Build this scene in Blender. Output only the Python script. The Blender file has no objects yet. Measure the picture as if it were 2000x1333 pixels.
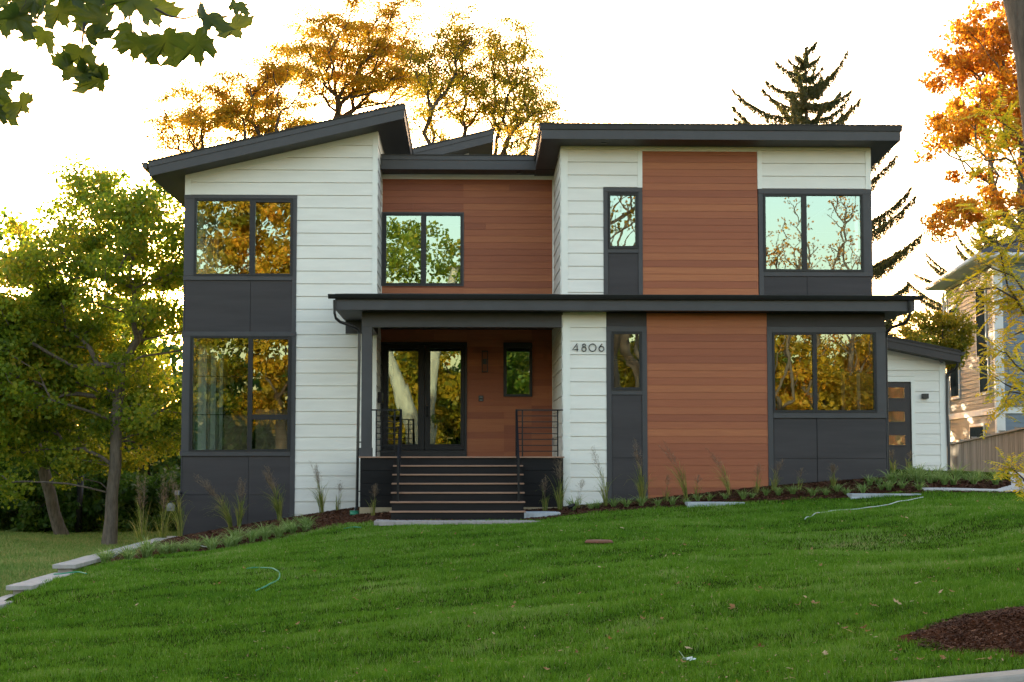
import bpy, bmesh, math, random
import numpy as np
from mathutils import Vector, Matrix
R = math.radians
C = bpy.context.scene.collection
scn = bpy.context.scene

# ------------------------------------------------------------------ camera
PITCH, YAW, FPX = 4.16, 1.6, 3150.0
cd = bpy.data.cameras.new('camera'); cam = bpy.data.objects.new('camera', cd); C.objects.link(cam)
cd.sensor_width = 36.0; cd.lens = 36.0*FPX/2000.0; cd.clip_end = 3000; cd.clip_start = 0.1
cam.location = (0, 0, 0); cam.rotation_euler = (R(90+PITCH), 0, R(-YAW))
scn.camera = cam
# ------------------------------------------------------------------ sky, sun, exposure
SUN_EL, SUN_AZ = 5.0, -9.6            # azimuth measured from +Y, negative = to the left
w = bpy.data.worlds.new('World'); scn.world = w; w.use_nodes = True
nt = w.node_tree; bg = nt.nodes['Background']
sky = nt.nodes.new('ShaderNodeTexSky'); sky.sky_type = 'NISHITA'; sky.sun_disc = False
sky.sun_elevation = R(SUN_EL); sky.sun_rotation = R(SUN_AZ)
sky.air_density = 1.0; sky.dust_density = 2.5; sky.ozone_density = 1.5
tint = nt.nodes.new('ShaderNodeMix'); tint.data_type = 'RGBA'; tint.blend_type = 'MULTIPLY'; tint.inputs[0].default_value = 1
nt.links.new(sky.outputs[0], tint.inputs[6]); tint.inputs[7].default_value = (1.20, 0.96, 0.84, 1)     # warm white balance
nt.links.new(tint.outputs[2], bg.inputs[0]); bg.inputs[1].default_value = 0.15
ld = bpy.data.lights.new('sun', 'SUN'); ld.energy = 2.0; ld.angle = R(0.5); ld.color = (1.0, 0.78, 0.5)
sun = bpy.data.objects.new('sun', ld); C.objects.link(sun)
sd = Vector((math.sin(R(SUN_AZ))*math.cos(R(SUN_EL)), math.cos(R(SUN_AZ))*math.cos(R(SUN_EL)), math.sin(R(SUN_EL))))
sun.rotation_euler = sd.to_track_quat('Z', 'Y').to_euler()
vs = scn.view_settings; vs.view_transform = 'Standard'; vs.look = 'None'; vs.gamma = 1
vs.exposure = 3.17
scn.render.engine = 'CYCLES'
scn.cycles.max_bounces = 8; scn.cycles.transparent_max_bounces = 12

# ------------------------------------------------------------------ helpers
MW = Matrix.Rotation(R(-YAW), 3, 'Z') @ Matrix.Rotation(R(90+PITCH), 3, 'X')
def P(u, v, Y):
    d = MW @ Vector((u-1000.0, -(v-666.5), -FPX)); d *= Y/d.y
    return d
def px(u, Y, v=650): return P(u, v, Y).x
def pz(v, Y, u=1000): return P(u, v, Y).z
rng = np.random.default_rng(7); random.seed(7)

def s2l(c):
    return tuple((x/12.92 if x <= .04045 else ((x+.055)/1.055)**2.4) for x in [k/255 for k in c])

def tagit(o, label=None, cat=None, group=None, kind=None):
    if label: o['label'] = label
    if cat: o['category'] = cat
    if group: o['group'] = group
    if kind: o['kind'] = kind
    return o
def empty(name, label, cat, loc=(0, 0, 0), rz=0, group=None):
    o = bpy.data.objects.new(name, None); C.objects.link(o); o.location = loc; o.rotation_euler = (0, 0, rz)
    o.empty_display_size = .2
    return tagit(o, label, cat, group)
def link(name, me, mat, parent=None):
    o = bpy.data.objects.new(name, me); C.objects.link(o)
    if mat is not None and not me.materials: me.materials.append(mat)
    if parent is not None:
        o.parent = parent
        top = parent
        off = Vector((0, 0, 0))
        while top is not None:
            off += top.location; top = top.parent
        # meshes are authored in world space unless me['local'] is set
        if not me.get('local'):
            me.transform(Matrix.Translation(-off))
    return o
class MB:
    """collects boxes, prisms and tubes; build() links them as ONE mesh object"""
    def __init__(s): s.v = []; s.f = []; s.smooth = []; s.g = []
    def add(s, vs_, fs, smooth=False):
        n = len(s.v); nf0 = len(s.f); s.v += [tuple(p) for p in vs_]; s.f += [tuple(i+n for i in f) for f in fs]; s.g.append((n, len(s.v), nf0, len(s.f)))
        s.smooth += [smooth]*len(fs); return s
    def box(s, x0, x1, y0, y1, z0, z1):
        if x0 > x1: x0, x1 = x1, x0
        if y0 > y1: y0, y1 = y1, y0
        if z0 > z1: z0, z1 = z1, z0
        return s.add([(x0,y0,z0),(x1,y0,z0),(x1,y1,z0),(x0,y1,z0),(x0,y0,z1),(x1,y0,z1),(x1,y1,z1),(x0,y1,z1)],
                     [(0,3,2,1),(4,5,6,7),(0,1,5,4),(1,2,6,5),(2,3,7,6),(3,0,4,7)])
    def prism_xz(s, pts, y0, y1):
        """pts: (x,z) counter-clockwise seen from the front (-Y)"""
        n = len(pts)
        vv = [(x, y0, z) for x, z in pts]+[(x, y1, z) for x, z in pts]
        return s.add(vv, [tuple(range(n)), tuple(range(2*n-1, n-1, -1))]+[(i, i+n, (i+1) % n+n, (i+1) % n) for i in range(n)])
    def prism_yz(s, pts, x0, x1):
        n = len(pts)
        vv = [(x0, y, z) for y, z in pts]+[(x1, y, z) for y, z in pts]
        return s.add(vv, [tuple(range(n-1, -1, -1)), tuple(range(n, 2*n))]+[(i, (i+1) % n, (i+1) % n+n, i+n) for i in range(n)])
    def ring(s, x0, x1, z0, z1, hx0, hx1, hz0, hz1, y0, y1):
        """rectangle with a rectangular hole, four butted boxes"""
        if hx0 > x0: s.box(x0, hx0, y0, y1, z0, z1)
        if x1 > hx1: s.box(hx1, x1, y0, y1, z0, z1)
        if hz0 > z0: s.box(hx0, hx1, y0, y1, z0, hz0)
        if z1 > hz1: s.box(hx0, hx1, y0, y1, hz1, z1)
        return s
    def tube(s, pts, rad, n=8, caps=True):
        pts = [Vector(p) for p in pts]; k = len(pts)
        if not hasattr(rad, '__len__'): rad = [rad]*k
        vv = []; ff = []
        up = None
        for i, p in enumerate(pts):
            t = (pts[min(i+1, k-1)]-pts[max(i-1, 0)])
            if t.length < 1e-9: t = Vector((0, 0, 1))
            t.normalize()
            if up is None:
                a = Vector((1, 0, 0)) if abs(t.x) < .8 else Vector((0, 1, 0))
                up = t.cross(a).normalized()
            up = (up - t*up.dot(t)).normalized(); b = t.cross(up)
            for j in range(n):
                an = 2*math.pi*(j+.5)/n
                vv.append(p+(up*math.cos(an)+b*math.sin(an))*rad[i])
        for i in range(k-1):
            for j in range(n):
                a = i*n+j; b_ = i*n+(j+1) % n
                ff.append((a, b_, b_+n, a+n))
        if caps: ff += [tuple(range(n-1, -1, -1)), tuple(range((k-1)*n, k*n))]
        return s.add(vv, ff, n > 4)
    def clusters(s, tol):
        """groups of added shapes whose bounding boxes touch"""
        A = np.array(s.v); B = [(A[a:b].min(0)-tol/2, A[a:b].max(0)+tol/2) for a, b, _, _ in s.g]; k = len(B)
        lo = np.array([b[0] for b in B]); hi = np.array([b[1] for b in B]); seen = np.zeros(k, bool); out = []
        for i in range(k):
            if seen[i]: continue
            st = [i]; seen[i] = True; c = []
            while st:
                j = st.pop(); c.append(j)
                t = (~seen) & (lo <= hi[j]).all(1) & (hi >= lo[j]).all(1)
                for q in np.where(t)[0]: seen[q] = True; st.append(int(q))
            out.append(sorted(c))
        res = []
        for c in out:
            m = MB()
            for q in c:
                a, b, f0, f1 = s.g[q]; m.add(s.v[a:b], [tuple(i-a for i in f) for f in s.f[f0:f1]]); m.smooth[-(f1-f0):] = s.smooth[f0:f1]
            res.append(m)
        return res
    def build(s, name, mat, parent=None, bevel=0, local=False):
        me = bpy.data.meshes.new(name); me.from_pydata(s.v, [], s.f)
        me.polygons.foreach_set('use_smooth', s.smooth)
        me.update()
        if local: me['local'] = 1
        o = link(name, me, mat, parent)
        if bevel:
            m = o.modifiers.new('bevel', 'BEVEL'); m.width = bevel; m.segments = 2; m.limit_method = 'ANGLE'; m.angle_limit = R(40)
        return o

def np_mesh(name, verts, faces_flat, loop_tot, mat, parent=None, rnd=None, smooth=False, local=False):
    me = bpy.data.meshes.new(name)
    nv = len(verts); nf = len(loop_tot)
    me.vertices.add(nv); me.vertices.foreach_set('co', np.asarray(verts, np.float32).ravel())
    me.loops.add(len(faces_flat)); me.loops.foreach_set('vertex_index', np.asarray(faces_flat, np.int32))
    me.polygons.add(nf)
    ls = np.concatenate([[0], np.cumsum(loop_tot)[:-1]]).astype(np.int32)
    me.polygons.foreach_set('loop_start', ls)
    if smooth: me.polygons.foreach_set('use_smooth', np.ones(nf, bool))
    me.update(calc_edges=True)
    if rnd is not None:
        a = me.attributes.new('rnd', 'FLOAT', 'FACE'); a.data.foreach_set('value', np.asarray(rnd, np.float32))
    if local: me['local'] = 1
    return link(name, me, mat, parent)

# ------------------------------------------------------------------ materials
class NT:
    def __init__(s, name):
        s.m = bpy.data.materials.new(name); s.m.use_nodes = True; s.t = s.m.node_tree
        s.b = s.t.nodes['Principled BSDF']; s.out = s.t.nodes['Material Output']
    def n(s, typ, **kw):
        nd = s.t.nodes.new(typ)
        for k, v in kw.items(): setattr(nd, k, v)
        return nd
    def l(s, a, b): s.t.links.new(a, b)
    def noise(s, scale, detail=4, rough=.55, vec=None, stretch=None):
        tc = s.n('ShaderNodeTexCoord'); nz = s.n('ShaderNodeTexNoise')
        nz.inputs['Scale'].default_value = scale; nz.inputs['Detail'].default_value = detail; nz.inputs['Roughness'].default_value = rough
        src = tc.outputs['Object']
        if stretch:
            mp = s.n('ShaderNodeMapping'); mp.inputs['Scale'].default_value = stretch; s.l(src, mp.inputs[0]); src = mp.outputs[0]
        s.l(src, nz.inputs['Vector']); return nz.outputs['Fac']
    def ramp(s, fac, stops):
        r = s.n('ShaderNodeValToRGB'); e = r.color_ramp.elements
        while len(e) < len(stops): e.new(.5)
        for i, (p, c) in enumerate(stops): e[i].position = p; e[i].color = (*c, 1)
        s.l(fac, r.inputs[0]); return r.outputs[0]
    def bump(s, h, strength=.3, dist=.01):
        b = s.n('ShaderNodeBump'); b.inputs['Strength'].default_value = strength; b.inputs['Distance'].default_value = dist
        s.l(h, b.inputs['Height']); s.l(b.outputs[0], s.b.inputs['Normal']); return b
    def math(s, op, a, b):
        m = s.n('ShaderNodeMath', operation=op)
        for i, x in enumerate((a, b)):
            if isinstance(x, (int, float)): m.inputs[i].default_value = x
            else: s.l(x, m.inputs[i])
        return m.outputs[0]
def simple(name, c0, c1=None, rough=.6, scale=3, bump=0, bscale=60, metal=0, stretch=None, spec=None):
    t = NT(name); c1 = c1 or tuple(x*.8 for x in c0)
    f = t.noise(scale, 5, .6, stretch=stretch)
    t.l(t.ramp(f, [(.3, c1), (.7, c0)]), t.b.inputs['Base Color'])
    t.b.inputs['Roughness'].default_value = rough; t.b.inputs['Metallic'].default_value = metal
    if spec is not None: t.b.inputs['Specular IOR Level'].default_value = spec
    if bump: t.bump(t.noise(bscale, 4, .6, stretch=stretch), bump, .01)
    return t.m
def leafmat(name, stops, trans=.5, nscale=.5, rough=.5, boost=1.6):
    """per-leaf random colour, drifting slowly through the crown"""
    t = NT(name)
    a = t.n('ShaderNodeAttribute', attribute_name='rnd')
    nz = t.noise(nscale, 3, .5)
    f = t.math('ADD', t.math('MULTIPLY', a.outputs['Fac'], .5), t.math('MULTIPLY', nz, .9))
    f = t.math('SUBTRACT', f, .2)
    col = t.ramp(f, stops)
    t.l(col, t.b.inputs['Base Color']); t.b.inputs['Roughness'].default_value = rough
    t.b.inputs['Specular IOR Level'].default_value = .3
    tr = t.n('ShaderNodeBsdfTranslucent')
    mx = t.n('ShaderNodeMix', data_type='RGBA', blend_type='MULTIPLY'); mx.inputs[0].default_value = 1
    t.l(col, mx.inputs[6]); mx.inputs[7].default_value = (boost, boost*.95, boost*.7, 1)
    t.l(mx.outputs[2], tr.inputs[0])
    ms = t.n('ShaderNodeMixShader'); ms.inputs[0].default_value = trans
    t.l(t.b.outputs[0], ms.inputs[1]); t.l(tr.outputs[0], ms.inputs[2]); t.l(ms.outputs[0], t.out.inputs[0])
    return t.m

M = {}
M['white'] = simple('white_paint', (.80, .78, .715), (.71, .69, .63), .55, .9, .12, 30, stretch=(1, 1, 6))
M['trim'] = simple('white_trim', (.78, .78, .72), (.74, .74, .68), .5, 2)
M['dark'] = simple('charcoal_panel', (.060, .054, .056), (.044, .040, .041), .6, 2.2, .25, 90, stretch=(.25, 1, 2.5), spec=.2)
M['darktrim'] = simple('charcoal_trim', (.054, .053, .057), (.044, .043, .046), .5, 3, .1, 40, spec=.4)
M['black'] = simple('black_metal', (.009, .009, .01), (.006, .006, .007), .45, 5, spec=.3)
M['frame'] = simple('window_frame_black', (.015, .015, .016), (.011, .011, .012), .45, 5, spec=.35)
M['gutter'] = simple('gutter_metal', (.03, .03, .033), (.022, .022, .024), .35, 4)
M['soffit'] = simple('soffit_dark', (.035, .035, .038), (.03, .03, .032), .6, 3)
M['skirt'] = simple('stair_board', (.015, .014, .0145), (.010, .0095, .010), .6, 3, .2, 60, stretch=(.3, 1, 3), spec=.15)
M['tread'] = simple('tread_board', (.34, .20, .13), (.25, .14, .09), .6, 6, .2, 60, stretch=(.2, 1, 1))
M['found'] = simple('foundation', (.42, .34, .22), (.33, .26, .16), .9, 4, .4, 40)
M['shingle'] = simple('shingle', (.05, .045, .04), (.025, .023, .02), .9, 30, .6, 60)
M['garage_trim'] = simple('garage_fascia', (.050, .043, .042), (.042, .036, .035), .55, 3, spec=.3)
M['concrete'] = simple('concrete', (.46, .45, .43), (.36, .35, .33), .85, 3, .3, 80)
M['kerbc'] = simple('kerb_concrete', (.36, .33, .28), (.24, .22, .18), .9, 2.5, .6, 60)
M['asphalt'] = simple('asphalt', (.06, .06, .06), (.04, .04, .04), .9, 8, .5, 120)
M['bluestone'] = simple('bluestone', (.48, .51, .54), (.34, .37, .41), .8, 6, .5, 25)
M['capstone'] = simple('capstone', (.42, .39, .36), (.28, .26, .24), .85, 5, .6, 20)
M['paver'] = simple('paver', (.40, .36, .34), (.30, .26, .25), .85, 6, .4, 40)
M['interior'] = simple('interior_wall', (.30, .27, .22), (.26, .23, .19), .8, 2)
M['intwhite'] = simple('interior_white', (.75, .75, .72), (.7, .7, .67), .6, 2)
M['ply'] = simple('plywood', (.42, .32, .22), (.32, .23, .15), .6, 3, stretch=(.4, 1, 5))
M['bark'] = simple('bark', (.17, .135, .105), (.07, .055, .042), .9, 6, 1.0, 12, stretch=(3, 3, .6))
M['barkdark'] = simple('bark_dark', (.09, .07, .052), (.04, .03, .025), .9, 6, 1.0, 12, stretch=(3, 3, .6))
M['barkpale'] = simple('bark_pale', (.34, .35, .31), (.18, .18, .16), .85, 3, .6, 8, stretch=(2, 2, .6))
M['mulch'] = simple('mulch', (.11, .046, .024), (.035, .015, .008), 1.0, 18, 1.0, 50, spec=0)
M['soil'] = simple('turf_soil', (.035, .060, .008), (.020, .030, .005), 1.0, 5, .6, 30, spec=0)
M['yard'] = simple('far_ground', (.13, .15, .04), (.06, .11, .02), 1.0, .7, .5, 20, spec=0)
M['hose'] = simple('hose_green', (.02, .30, .16), (.015, .22, .12), .4, 10)
M['hosewhite'] = simple('hose_white', (.50, .55, .50), (.35, .42, .38), .5, 10)
M['greenplastic'] = simple('green_plastic', (.03, .25, .14), None, .4, 10)
M['meter'] = simple('meter_grey', (.24, .25, .26), (.18, .19, .20), .5, 10)
M['redclay'] = simple('red_clay', (.24, .09, .05), (.14, .07, .04), .9, 30, .5, 60)
M['scrap'] = simple('white_scrap', (.8, .85, .85), None, .6, 30)
M['ntaupe'] = simple('neighbour_taupe', (.225, .215, .19), (.195, .185, .165), .6, 2)
M['nblue'] = simple('neighbour_blue', (.17, .215, .27), (.14, .18, .23), .6, 2)
M['nwhite'] = simple('neighbour_white', (.75, .76, .76), None, .5, 2)
M['nroof'] = simple('neighbour_roof', (.05, .055, .07), (.03, .035, .045), .9, 20)
M['pillar'] = simple('lamp_black', (.015, .015, .015), None, .4, 10)

def wood():
    t = NT('cedar_cladding')
    g = t.n('ShaderNodeNewGeometry')
    grain = t.noise(5, 6, .6, stretch=(.35, 1, 14))
    fine = t.noise(22, 3, .6, stretch=(.12, 1, 9))
    f = t.math('ADD', t.math('MULTIPLY', g.outputs['Random Per Island'], .42), t.math('MULTIPLY', grain, .5))
    f = t.math('ADD', f, t.math('MULTIPLY', t.math('SUBTRACT', fine, .5), .35))
    c = t.ramp(f, [(.15, (.235, .073, .038)), (.45, (.31, .100, .047)), (.65, (.375, .132, .057)), (.88, (.47, .185, .072))])
    t.l(c, t.b.inputs['Base Color']); t.b.inputs['Roughness'].default_value = .55; t.b.inputs['Specular IOR Level'].default_value = .25
    t.bump(fine, .15, .004)
    return t.m
M['wood'] = wood()

def fencewood():
    t = NT('fence_wood'); g = t.n('ShaderNodeNewGeometry')
    f = t.math('ADD', t.math('MULTIPLY', g.outputs['Random Per Island'], .6), t.math('MULTIPLY', t.noise(4, 5, .6, stretch=(8, 8, .6)), .4))
    t.l(t.ramp(f, [(.1, (.13, .12, .105)), (.9, (.31, .29, .26))]), t.b.inputs['Base Color'])
    t.b.inputs['Roughness'].default_value = .9
    return t.m
M['fence'] = fencewood()

def glassmat(name, refl, tint=(.72, .95, .88), wav=.012, wscale=1.6, ior=1.5):
    t = NT(name); t.t.nodes.remove(t.b)
    gl = t.n('ShaderNodeBsdfGlossy'); gl.inputs['Roughness'].default_value = .0; gl.inputs['Color'].default_value = (*tint, 1)
    tr = t.n('ShaderNodeBsdfTransparent'); tr.inputs[0].default_value = (.72, .78, .74, 1)
    fr = t.n('ShaderNodeFresnel'); fr.inputs[0].default_value = ior
    nz = t.n('ShaderNodeTexNoise'); nz.inputs['Scale'].default_value = wscale; nz.inputs['Detail'].default_value = 2
    tc = t.n('ShaderNodeTexCoord'); t.l(tc.outputs['Object'], nz.inputs['Vector'])
    b = t.n('ShaderNodeBump'); b.inputs['Strength'].default_value = wav; b.inputs['Distance'].default_value = .05
    t.l(nz.outputs['Fac'], b.inputs['Height']); t.l(b.outputs[0], gl.inputs['Normal'])
    f = t.math('ADD', fr.outputs[0], refl)
    mx = t.n('ShaderNodeMixShader'); t.l(f, mx.inputs[0]); t.l(tr.outputs[0], mx.inputs[1]); t.l(gl.outputs[0], mx.inputs[2])
    t.l(mx.outputs[0], t.out.inputs[0]); return t.m
M['glass'] = glassmat('window_glass', .28, (.64, .86, .84))
M['glassdoor'] = glassmat('entrance_door_glass', .22, (.7, .95, .85), .008)
M['glassn'] = glassmat('side_window_glass', .06, ior=1.12)
M['glassdark'] = simple('neighbour_glass', (.05, .065, .065), (.02, .025, .025), .9, 1.5, spec=0)
M['glassamber'] = glassmat('door_glass', .05, (1.0, .7, .36), .9, 1.3)

# leaf colours (linear)
M['leaf_maple'] = leafmat('maple_leaves', [(.1, (.068, .12, .012)), (.45, (.135, .20, .018)), (.72, (.24, .25, .02)), (.98, (.38, .22, .022))], .55, .45, boost=2.0)
M['leaf_gold'] = leafmat('golden_leaves', [(.1, (.15, .13, .012)), (.40, (.30, .21, .015)), (.68, (.44, .27, .018)), (.92, (.46, .19, .015))], .55, .35, boost=1.7)
M['leaf_goldgreen'] = leafmat('gold_green_leaves', [(.1, (.09, .115, .012)), (.42, (.20, .185, .014)), (.7, (.36, .25, .018)), (.92, (.46, .24, .015))], .55, .3, boost=1.6)
M['leaf_orange'] = leafmat('orange_leaves', [(.1, (.20, .085, .012)), (.4, (.42, .17, .018)), (.65, (.52, .25, .02)), (.9, (.55, .34, .03))], .55, .4, boost=1.6)
M['leaf_green'] = leafmat('green_leaves', [(.1, (.035, .075, .008)), (.5, (.07, .14, .012)), (.9, (.17, .19, .02))], .5, .4)
M['leaf_dark'] = leafmat('undergrowth_leaves', [(.1, (.03, .07, .010)), (.5, (.055, .12, .016)), (.9, (.13, .17, .02))], .45, .4)
M['leaf_yellow'] = leafmat('yellow_leaves', [(.1, (.18, .24, .02)), (.4, (.45, .42, .03)), (.65, (.66, .50, .03)), (.92, (.62, .34, .03))], .5, .8)
M['leaf_near'] = leafmat('near_maple_leaf', [(.1, (.018, .038, .010)), (.5, (.045, .075, .012)), (.9, (.10, .13, .016))], .5, 9, .3, boost=2.2)
M['needles'] = leafmat('spruce_needles', [(.1, (.05, .065, .025)), (.5, (.085, .095, .032)), (.9, (.17, .125, .035))], .3, .5)
M['dryleaf'] = leafmat('dry_leaf', [(.1, (.16, .07, .03)), (.5, (.36, .19, .08)), (.9, (.55, .42, .26))], .25, 1.5)
M['lily'] = leafmat('lilyturf_blades', [(.1, (.08, .15, .03)), (.5, (.16, .25, .06)), (.8, (.34, .42, .18)), (.95, (.5, .52, .28))], .4, 3)
M['switch'] = leafmat('ornamental_blades', [(.1, (.08, .13, .025)), (.5, (.20, .24, .05)), (.8, (.42, .36, .12)), (.95, (.40, .20, .09))], .45, 3)
M['plume'] = leafmat('grass_plumes', [(.1, (.14, .10, .07)), (.9, (.34, .26, .18))], .4, 3)
def turf():
    t = NT('turf_blades'); t.t.nodes.remove(t.b)
    a = t.n('ShaderNodeAttribute', attribute_name='rnd')
    big = t.noise(.35, 4, .6, stretch=(.6, 1.4, 1)); sm = t.noise(2.2, 3, .6, stretch=(.5, 1.6, 1))
    f = t.math('ADD', t.math('MULTIPLY', a.outputs['Fac'], .42), t.math('ADD', t.math('MULTIPLY', big, .4), t.math('MULTIPLY', sm, .35)))
    c = t.ramp(f, [(.12, (.016, .055, .003)), (.38, (.050, .145, .004)), (.60, (.105, .235, .006)), (.78, (.17, .31, .03)), (.90, (.25, .33, .10)), (.99, (.42, .36, .15))])
    d = t.n('ShaderNodeBsdfDiffuse'); tr = t.n('ShaderNodeBsdfTranslucent'); g = t.n('ShaderNodeBsdfGlossy'); g.inputs['Roughness'].default_value = .45
    t.l(c, d.inputs[0]); t.l(c, tr.inputs[0])
    m1 = t.n('ShaderNodeMixShader'); m1.inputs[0].default_value = .35; t.l(d.outputs[0], m1.inputs[1]); t.l(tr.outputs[0], m1.inputs[2])
    m2 = t.n('ShaderNodeMixShader'); m2.inputs[0].default_value = .018; t.l(m1.outputs[0], m2.inputs[1]); t.l(g.outputs[0], m2.inputs[2])
    t.l(m2.outputs[0], t.out.inputs[0]); return t.m
M['turf'] = turf()
def dryturf():
    t = NT('side_yard_blades')
    a = t.n('ShaderNodeAttribute', attribute_name='rnd')
    f = t.math('ADD', t.math('MULTIPLY', a.outputs['Fac'], .5), t.math('MULTIPLY', t.noise(.5, 4, .6), .6))
    t.l(t.ramp(f, [(.2, (.07, .16, .012)), (.5, (.14, .23, .025)), (.8, (.36, .30, .09))]), t.b.inputs['Base Color'])
    t.b.inputs['Roughness'].default_value = .7; return t.m
M['dryturf'] = dryturf()

# ------------------------------------------------------------------ terrain
def kz(X): return -1.90+1.2*np.tanh(np.asarray(X, float)/12.0)          # kerb top height, street climbs to the right
ctrl = [(-6.1,26.5,-1.72),(-6.3,30,-1.69),(-6.1,34.6,-1.67),(-6.5,22.5,-1.93),(-6.6,19,-2.10),(-6.6,15,-2.32),(-4.35,29.6,-1.6),
        (-3.4,30.5,-1.45),(-3.7,34.7,-1.27),(-4.9,34.7,-1.45),(-2.1,31.2,-1.22),(-2.3,33.6,-1.05),(-1.5,30.8,-1.175),(0,30.8,-1.175),(1.2,30.8,-1.165),
        (1.97,31.2,-1.05),(2.0,32.6,-.98),(3.6,32.6,-.83),(4.35,31.3,-.90),(6.1,32.6,-.57),(7.4,31.3,-.73),(8.46,32.6,-.40),(10.8,31.3,-.67),
        (11,33,-.46),(14,40,-.42),(11,42,-.36),(8,42,-.36),(0,40,-1.0),(-6,42,-1.7),(0,27,-1.26),(-3,27,-1.50),(4,27,-1.08),(8,27,-.86),(12,27,-.6),
        (0,20,-1.56),(-3.5,20,-1.80),(3,20,-1.33),(5.9,21.5,-1.12),(9,20,-.90),(15,30,-.45),(15,20,-.55),(20,46,-.4),(14,47,-.4)]
for x in (-9, -6, -3, 0, 3, 6, 9, 13, 17): ctrl.append((x, 11.75, float(kz(x))-.0))
ctrl = np.array(ctrl, float)
def _phi(r2): return .5*r2*np.log(r2+1e-9)
def _fit():
    n = len(ctrl); d2 = ((ctrl[:, None, :2]-ctrl[None, :, :2])**2).sum(-1)
    A = np.zeros((n+3, n+3)); A[:n, :n] = _phi(d2)+np.eye(n)*.05
    Pm = np.c_[np.ones(n), ctrl[:, :2]]; A[:n, n:] = Pm; A[n:, :n] = Pm.T
    return np.linalg.solve(A, np.r_[ctrl[:, 2], 0, 0, 0])
_w = _fit()
def gz(X, Y):
    X = np.atleast_1d(np.asarray(X, float)); Y = np.atleast_1d(np.asarray(Y, float))
    out = np.empty(X.shape); xf = X.ravel(); yf = Y.ravel(); of = np.empty(xf.shape)
    for i in range(0, len(xf), 20000):
        a = xf[i:i+20000]; b = yf[i:i+20000]
        d2 = (a[:, None]-ctrl[None, :, 0])**2+(b[:, None]-ctrl[None, :, 1])**2
        of[i:i+20000] = _phi(d2)@_w[:-3]+_w[-3]+_w[-2]*a+_w[-1]*b
    return of.reshape(X.shape)
def vnoise(X, Y, sx, sy, seed):
    g = np.random.default_rng(seed).uniform(0, 1, (257, 257)); a = (X/sx+500) % 256; b = (Y/sy+500) % 256
    i = a.astype(int); j = b.astype(int); u = a-i; v = b-j; u = u*u*(3-2*u); v = v*v*(3-2*v)
    return (g[i, j]*(1-u)+g[i+1, j]*u)*(1-v)+(g[i, j+1]*(1-u)+g[i+1, j+1]*u)*v
def bumps(X, Y):
    return .10*(vnoise(X, Y, 2.3, 1.5, 21)-.5)+.055*(vnoise(X, Y, .95, .55, 22)-.5)+.025*(vnoise(X, Y, .42, .3, 23)-.5)
LX0, LX1, LY0, LY1 = -6.20, 19.0, 11.62, 46.0
def lz(X, Y):
    X = np.asarray(X, float); Y = np.asarray(Y, float)
    m = np.clip((Y-11.7)/1.5, 0, 1)*np.clip((31-Y)/2, 0, 1)
    # shallow settled hollow near the right side of the lawn
    hol = -.16*np.exp(-(((X-5.9)/1.9)**2+((Y-22.5)/3.0)**2))
    return gz(X, Y)+bumps(X, Y)*m+hol
def z1(x, y): return float(lz(np.array([x]), np.array([y]))[0])

def grid(name, xs, ys, zf, mat, kind='structure'):
    X, Y = np.meshgrid(xs, ys); Z = zf(X, Y)
    v = np.stack([X, Y, Z], -1).reshape(-1, 3); nx = len(xs); ny = len(ys)
    i = np.arange(nx*ny).reshape(ny, nx)
    f = np.stack([i[:-1, :-1], i[:-1, 1:], i[1:, 1:], i[1:, :-1]], -1).reshape(-1)
    o = np_mesh(name, v, f, np.full((nx-1)*(ny-1), 4), mat, smooth=True)
    o['kind'] = kind; return o
grid('lawn', np.arange(LX0, LX1+.01, .2), np.arange(LY0, LY1+.01, .2), lz, M['soil'])
def leftz(X, Y):
    base = -2.12-.45*np.clip((27-Y)/14, 0, 1)-.05*np.sin(X*.7)*np.sin(Y*.5)
    return base
def farz(X, Y):
    z = np.full(X.shape, 0.0)
    front = kz(X)-.5
    z = np.where(Y < 11.5, front, leftz(X, Y))
    right = X > -6.25
    inside = (X > -6.3) & (X < LX1+.3) & (Y > 11) & (Y < LY1+.3)
    z = np.where(right & (Y > 11), np.where(inside, -2.6, -.42-.0*X), z)
    z = np.where((X > LX0) & (X < LX1) & (Y >= LY1+.3), -.45, z)
    z = np.where((X <= -6.25) & (Y > 46), -2.12-.01*(Y-46), z)
    return z
xs = np.unique(np.r_[-900, -400, -150, -80, np.arange(-60, -6.9, 1.2), -6.3, -6.22, -5.9, np.arange(-4, 18, 2.), 18.9, 19.4, np.arange(20, 60, 4.), 80, 150, 400, 900])
ys = np.unique(np.r_[-600, -200, -100, -60, -40, -20, -5.4, 0, 5, 11.2, 11.6, np.arange(12, 46, 1.), 46.2, 46.5, np.arange(48, 90, 3.), 120, 200, 400, 1200])
grid('ground', xs, ys, farz, M['yard'])
rx = np.r_[-120, -60, np.arange(-30, 31, 1.), 60, 120]
grid('road', rx, np.linspace(-4.0, 11.32, 20), lambda X, Y: kz(X)-.14-.0*Y+.03*np.sin((Y+4)/15.3*math.pi), M['asphalt'])
# kerb: a real step with a rounded nose, joints every 3 m
def kerb():
    mb = MB()
    prof = [(11.62, -.30), (11.62, -.01), (11.60, 0), (11.40, 0), (11.37, -.012), (11.345, -.04), (11.32, -.17), (11.32, -.30)]
    x = -40.0
    while x < 40:
        x1 = x+3.0-.012
        a = [(x, y, float(kz(x))+z+.012) for y, z in prof]; b = [(x1, y, float(kz(x1))+z+.012) for y, z in prof]
        n = len(prof)
        mb.add(a+b, [tuple(range(n)), tuple(range(2*n-1, n-1, -1))]+[(i, i+n, (i+1) % n+n, (i+1) % n) for i in range(n)])
        x += 3.0
    o = mb.build('kerb', M['kerbc']); o['kind'] = 'structure'
kerb()

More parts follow.
